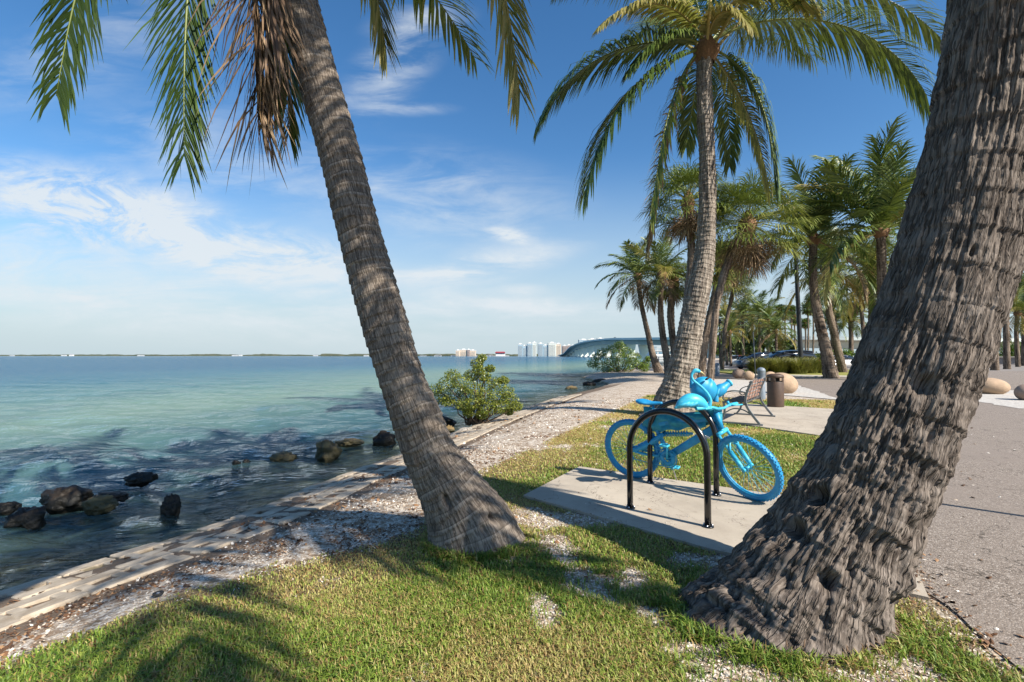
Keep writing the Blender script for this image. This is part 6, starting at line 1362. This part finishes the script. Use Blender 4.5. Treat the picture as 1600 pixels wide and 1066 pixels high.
# ------------------------------------------------------------------ bridge
bp = catmull(np.array([(120, 1120, 1.5), (117, 980, 5), (112, 820, 15.5), (110, 660, 19.6), (110, 500, 18.2), (113, 390, 14.8), (124, 310, 12.2), (152, 262, 10.4), (215, 238, 8.6), (330, 228, 7.6), (560, 222, 6.8)]), 90)
bridge = thing('road_bridge', 'high arched concrete bridge crossing the bay to the far towers', 'bridge', (110, 660, WATER))
d = nrm(np.gradient(bp, axis=0) * [1, 1, 0]); sN = np.stack([-d[:, 1], d[:, 0], 0 * d[:, 0]], 1)
def loft(prof, nm, mat_):
    V = (bp[:, None] + sN[:, None] * np.array([p[0] for p in prof])[None, :, None] + np.array([p[1] for p in prof])[None, :, None] * ZU).reshape(-1, 3); m_ = len(prof); n = len(bp)
    i = np.arange(n - 1)[:, None] * m_; j = np.arange(m_)[None]; j2 = (j + 1) % m_; mb = MB(); mb.add(V, np.stack([i + j, i + j2, i + m_ + j2, i + m_ + j], -1).reshape(-1, 4)); return mk(nm, mb, MT[mat_], bridge, smooth=False)
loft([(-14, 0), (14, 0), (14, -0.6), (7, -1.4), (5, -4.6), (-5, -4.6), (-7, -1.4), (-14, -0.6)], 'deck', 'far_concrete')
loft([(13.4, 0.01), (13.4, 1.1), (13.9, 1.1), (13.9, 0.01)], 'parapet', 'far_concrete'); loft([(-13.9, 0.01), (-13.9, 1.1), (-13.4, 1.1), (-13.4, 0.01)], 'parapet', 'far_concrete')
cl_ = np.concatenate([[0], np.cumsum(np.linalg.norm(np.diff(bp, axis=0), axis=1))])
for s in np.arange(40, cl_[-1] - 40, 52):
    c_ = np.array([np.interp(s, cl_, bp[:, k]) for k in range(3)]); k = int(np.argmin(abs(cl_ - s))); Mp = np.stack([d[k], sN[k], ZU], 1); h_ = c_[2] - 4.8 - WATER + 1.0
    if h_ < 1.5: continue
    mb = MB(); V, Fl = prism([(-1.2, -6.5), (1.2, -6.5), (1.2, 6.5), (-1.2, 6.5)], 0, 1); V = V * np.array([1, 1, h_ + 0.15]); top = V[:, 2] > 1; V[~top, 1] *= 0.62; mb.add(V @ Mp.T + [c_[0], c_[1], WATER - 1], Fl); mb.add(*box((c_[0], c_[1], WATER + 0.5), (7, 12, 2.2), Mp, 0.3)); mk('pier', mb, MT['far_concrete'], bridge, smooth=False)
for k, s in enumerate((470, 560, 640)):
    c_ = np.array([np.interp(s, cl_, bp[:, q_]) for q_ in range(3)]) ; kk = int(np.argmin(abs(cl_ - s))); 
    V, Fl = box((0, 0, 0.9), (4.6, 1.9, 1.0), None, 0.25); V2, Fl2 = box((0.2, 0, 1.65), (2.6, 1.7, 0.7), None, 0.25); Mp = np.stack([d[kk], sN[kk], ZU], 1); mb = MB(); mb.add(V @ Mp.T + c_ - sN[kk] * 8, Fl); t2 = thing('moving_car', ['first', 'middle', 'last'][k] + ' dark car on top of the bridge, counted from the far end', 'car', c_ - sN[kk] * 8, 'cars crossing the bridge')
    mk('body', mb, MT['car_dark'], t2); mb = MB(); mb.add(V2 @ Mp.T + c_ - sN[kk] * 8, Fl2); mk('windows', mb, MT['car_glass'], t2)

# ------------------------------------------------------------------ far shore
def m_win(name, wall, glass, sx, sz):
    m, nt = newmat(name); o = nn(nt, 'ShaderNodeSeparateXYZ', {0: objc(nt)}).outputs
    fz = mth(nt, 'FRACT', mth(nt, 'DIVIDE', o[2], sz)); fx = mth(nt, 'FRACT', mth(nt, 'DIVIDE', mth(nt, 'ADD', o[0], o[1]), sx))
    w_ = mth(nt, 'MULTIPLY', sstep(nt, fz, 0.35, 0.42), sstep(nt, fx, 0.2, 0.26)); fin(nt, bsdf(nt, mixc(nt, w_, wall, glass), 0.6)); return m
m_win('tower_blue', (0.42, 0.50, 0.54), (0.12, 0.24, 0.33), 5.5, 3.2); m_win('tower_pale', (0.66, 0.66, 0.60), (0.34, 0.42, 0.42), 6.5, 3.2); m_win('tower_beige', (0.66, 0.54, 0.42), (0.42, 0.34, 0.28), 6, 3.2); m_win('tower_brown', (0.34, 0.26, 0.23), (0.16, 0.14, 0.15), 7, 3.2)
def tower(parts, Y, label, cat='tower'):
    x0 = min(p[0] for p in parts); b = np.array([(x0 - 800) / F * Y, Y, WATER]); t_ = thing('apartment_tower', label, cat, b)
    for k, (a0, a1, ptop, mat_) in enumerate(parts):
        X0 = (a0 - 800) / F * Y; X1 = (a1 - 800) / F * Y; H = (556 - ptop) / F * Y + 1.4 - WATER; dp = 24 + 3 * (k % 3); z0 = WATER
        mb = MB(); V, Fl = box(((X0 + X1) / 2, Y + dp / 2 + (k % 2) * 4, z0 + H / 2), (X1 - X0, dp, H)); mb.add(V, Fl); mk('wall', mb, MT[mat_], t_, smooth=False)
        mb = MB(); mb.add(*box(((X0 + X1) / 2, Y + dp / 2 + (k % 2) * 4, z0 + H + 0.8), (X1 - X0 + 1.0, dp + 1, 1.5))); mb.add(*box(((X0 + X1) / 2, Y + dp / 2, z0 + H + 3), ((X1 - X0) * 0.4, 8, 3.2))); mk('roof', mb, MT['white_wall'], t_, smooth=False)
        mb = MB()
        for q_ in range(max(2, int(H / 3.2)) - 1): mb.add(*box(((X0 + X1) / 2, Y + (k % 2) * 4 - 0.7, z0 + 3.2 * (q_ + 1)), ((X1 - X0) * 0.8, 1.5, 0.3)))
        mk('balcony', mb, MT['white_wall'], t_, smooth=False)
YT = 1500
tower([(809.5, 817, 538.5, 'tower_blue'), (817, 824, 541, 'tower_blue'), (824, 832, 537, 'tower_blue'), (832, 838.5, 536, 'tower_pale')], YT, 'left tower group of blue and pale blocks on the far shore')
tower([(841, 849, 537.5, 'tower_blue'), (849, 857, 540, 'tower_blue'), (857, 869, 536.5, 'tower_pale'), (869, 877, 538, 'tower_beige')], YT, 'right tower group of blue and cream blocks on the far shore')
tower([(879, 886, 541, 'tower_brown'), (886, 893, 540, 'tower_brown'), (893, 899, 540.5, 'tower_pale')], YT + 80, 'brown apartment block beside the foot of the bridge')
tower([(905, 920, 531.5, 'tower_blue'), (920, 932, 530.5, 'tower_pale'), (934, 944, 529.5, 'tower_pale'), (946, 956, 531, 'tower_pale')], 1700, 'apartment block rising behind the bridge arch')
tower([(712, 718, 548, 'tower_beige'), (718, 730, 547, 'tower_beige'), (730, 734, 547, 'tower_brown'), (734, 743, 548, 'tower_beige')], 1700, 'beige apartment block standing alone on the far shore')
b = np.array([(774 - 800) / F * 1700, 1700, WATER]); t_ = thing('pavilion', 'white hall with a long red roof on the far shore', 'hall', b)
mb = MB(); mb.add(*box(((782 - 800) / F * 1700, 1712, WATER + 5), (33, 22, 10))); mk('wall', mb, MT['white_wall'], t_, smooth=False)
mb = MB(); mb.add(*box(((781.5 - 800) / F * 1700, 1711, WATER + 11.2), (35, 25, 2.4))); V, Fl = prism([(-18, -14), (18, -14), (18, 14), (-18, 14)], 0, 4); V[4:, 1] *= 0.15; V[4:, 0] *= 0.85; mb.add(V + [(781.5 - 800) / F * 1700, 1711, WATER + 12.4], Fl); mk('roof', mb, MT['red_roof'], t_, smooth=False)
rs = np.random.RandomState(12)
# tree line: one far-off wood on low land
def woods(x0, x1, Y0, hh, step, seed):
    n = int((x1 - x0) / step); xs = np.linspace(x0, x1, n); rows = []
    hgt_ = hh * (0.35 + 1.3 * fbm(xs / 90.0, 0 * xs, 0, seed, 5, 0.65)) * (0.5 + 0.7 * fbm(xs / 700.0, 0 * xs, 0, seed + 4, 2))
    for dy, f in ((0, 0), (2, 0.75), (14, 1.0), (40, 0.9), (60, 0.0)):
        rows.append(np.stack([xs, Y0 + dy + 12 * fbm(xs / 200, 0 * xs, dy, seed), WATER - 0.4 + hgt_ * f * (0.85 + 0.3 * fbm(xs / 12.0, 0 * xs, dy, seed + 2, 3))], 1))
    V = np.stack(rows, 1).reshape(-1, 3); i = np.arange(n - 1)[:, None] * 5; j = np.arange(4)[None]
    return V, np.stack([i + j, i + 5 + j, i + 6 + j, i + 1 + j], -1).reshape(-1, 4)
mb = MB(); mb.add(*woods(-700, 420, 1760, 9.0, 4, 3)); mb.add(*woods(-3600, -600, 2900, 11, 8, 5)); mb.add(*woods(150, 900, 1400, 8, 4, 8))
tag(mk('far_woods', mb, MT['far_trees']), 'thin line of trees on the low shore across the bay', 'woods', kind='stuff')
hs0 = None
for k in range(26):
    px = rs.uniform(5, 700) if k < 12 else rs.uniform(640, 890); Y = 2860 if px < 560 else 1745; w_ = rs.uniform(10, 26) * Y / 1700; h_ = rs.uniform(2.5, 5) * Y / 2200
    b = np.array([(px - 800) / F * Y, Y, WATER]); 
    if hs0 is None:
        t_ = thing('waterfront_house', 'small white waterfront house in the tree line across the bay', 'house', b, 'small white houses along the far shore')
        mb = MB(); mb.add(*box(b + [0, 0, 4], (20, 12, 8))); mk('wall', mb, MT['white_wall'], t_, smooth=False)
        mb = MB(); V, Fl = prism([(-11, -7), (11, -7), (11, 7), (-11, 7)], 0, 3); V[4:, 1] *= 0.1; V[4:, 0] *= 0.7; mb.add(V + b + [0, 0, 8], Fl); mk('roof', mb, MT['grey_roof'], t_, smooth=False); hs0 = t_
        continue
    c_ = dup(hs0, None, tuple(b)); c_.scale = (w_ / 20, 1, h_ / 8)
# yacht and dock beyond the point
b = np.array([*at(1004, 556, 150)[:2], WATER]); t_ = thing('motor_yacht', 'white motor yacht with dark windows moored beyond the point', 'boat', b)
mb = MB(); V, Fl = prism([(-0.5, 0), (2, -1.9), (9.5, -2.0), (9.5, 2.0), (2, 1.9)], 0, 1.9); V[:5, :2] *= 0.86; V[:5, 0] += 0.8; mb.add(V + b, Fl); mk('hull', mb, MT['white_wall'], t_, smooth=False)
mb = MB(); V, Fl = prism([(1.6, -1.6), (9.0, -1.6), (9.0, 1.6), (1.6, 1.6)], 1.9, 3.2); V[4:, 0] = V[4:, 0] * 0.86 + 1.0; mb.add(V + b, Fl); mb.add(*box(b + [5.6, 0, 3.3], (6.6, 3.6, 0.16))); mb.add(*box(b + [6.2, 0, 4.4], (4.4, 3.0, 0.14)))
for x in (4.3, 6.2, 8.1):
    for y in (-1.4, 1.4): mb.add(*tube([b + [x, y, 3.3], b + [x, y, 4.4]], 0.06, 5))
mk('cabin', mb, MT['white_wall'], t_, smooth=False)
for k in range(4): mb = MB(); mb.add(*box(b + [3.6 + 1.45 * k, -1.63, 2.6], (1.1, 0.06, 0.62))); mk('window', mb, MT['glass_wall'], t_, smooth=False)
b = np.array([*at(1040, 556, 78)[:2], WATER]); t_ = thing('dock', 'small dock with pale railing seen between the shore palm trunks', 'dock', b)
mb = MB(); mb.add(*box(b + [-1, 0, 0.55], (5.0, 2.0, 0.16))); mk('deck', mb, MT['kerb'], t_, smooth=False)
for k in range(6): mb = MB(); mb.add(*tube([b + [-3.4 + k, -0.95, -0.8], b + [-3.4 + k, -0.95, 1.6]], 0.08, 6)); mk('post', mb, MT['grey_metal'], t_)
mb = MB(); mb.add(*tube([b + [-3.4, -0.95, 1.55], b + [1.6, -0.95, 1.55]], 0.05, 6)); mb.add(*tube([b + [-3.4, -0.95, 1.1], b + [1.6, -0.95, 1.1]], 0.04, 6)); mk('railing', mb, MT['grey_metal'], t_)
# pole out of the picture on the right whose shadow crosses the path
b = np.array([5.68, 3.19, 0.01]); t_ = thing('sign_post', 'grey post just outside the right edge, only its shadow on the path in view', 'sign post', b)
mb = MB(); mb.add(*tube([b, b + ZU * 1.75], 0.03, 8)); mk('post', mb, MT['grey_metal'], t_)
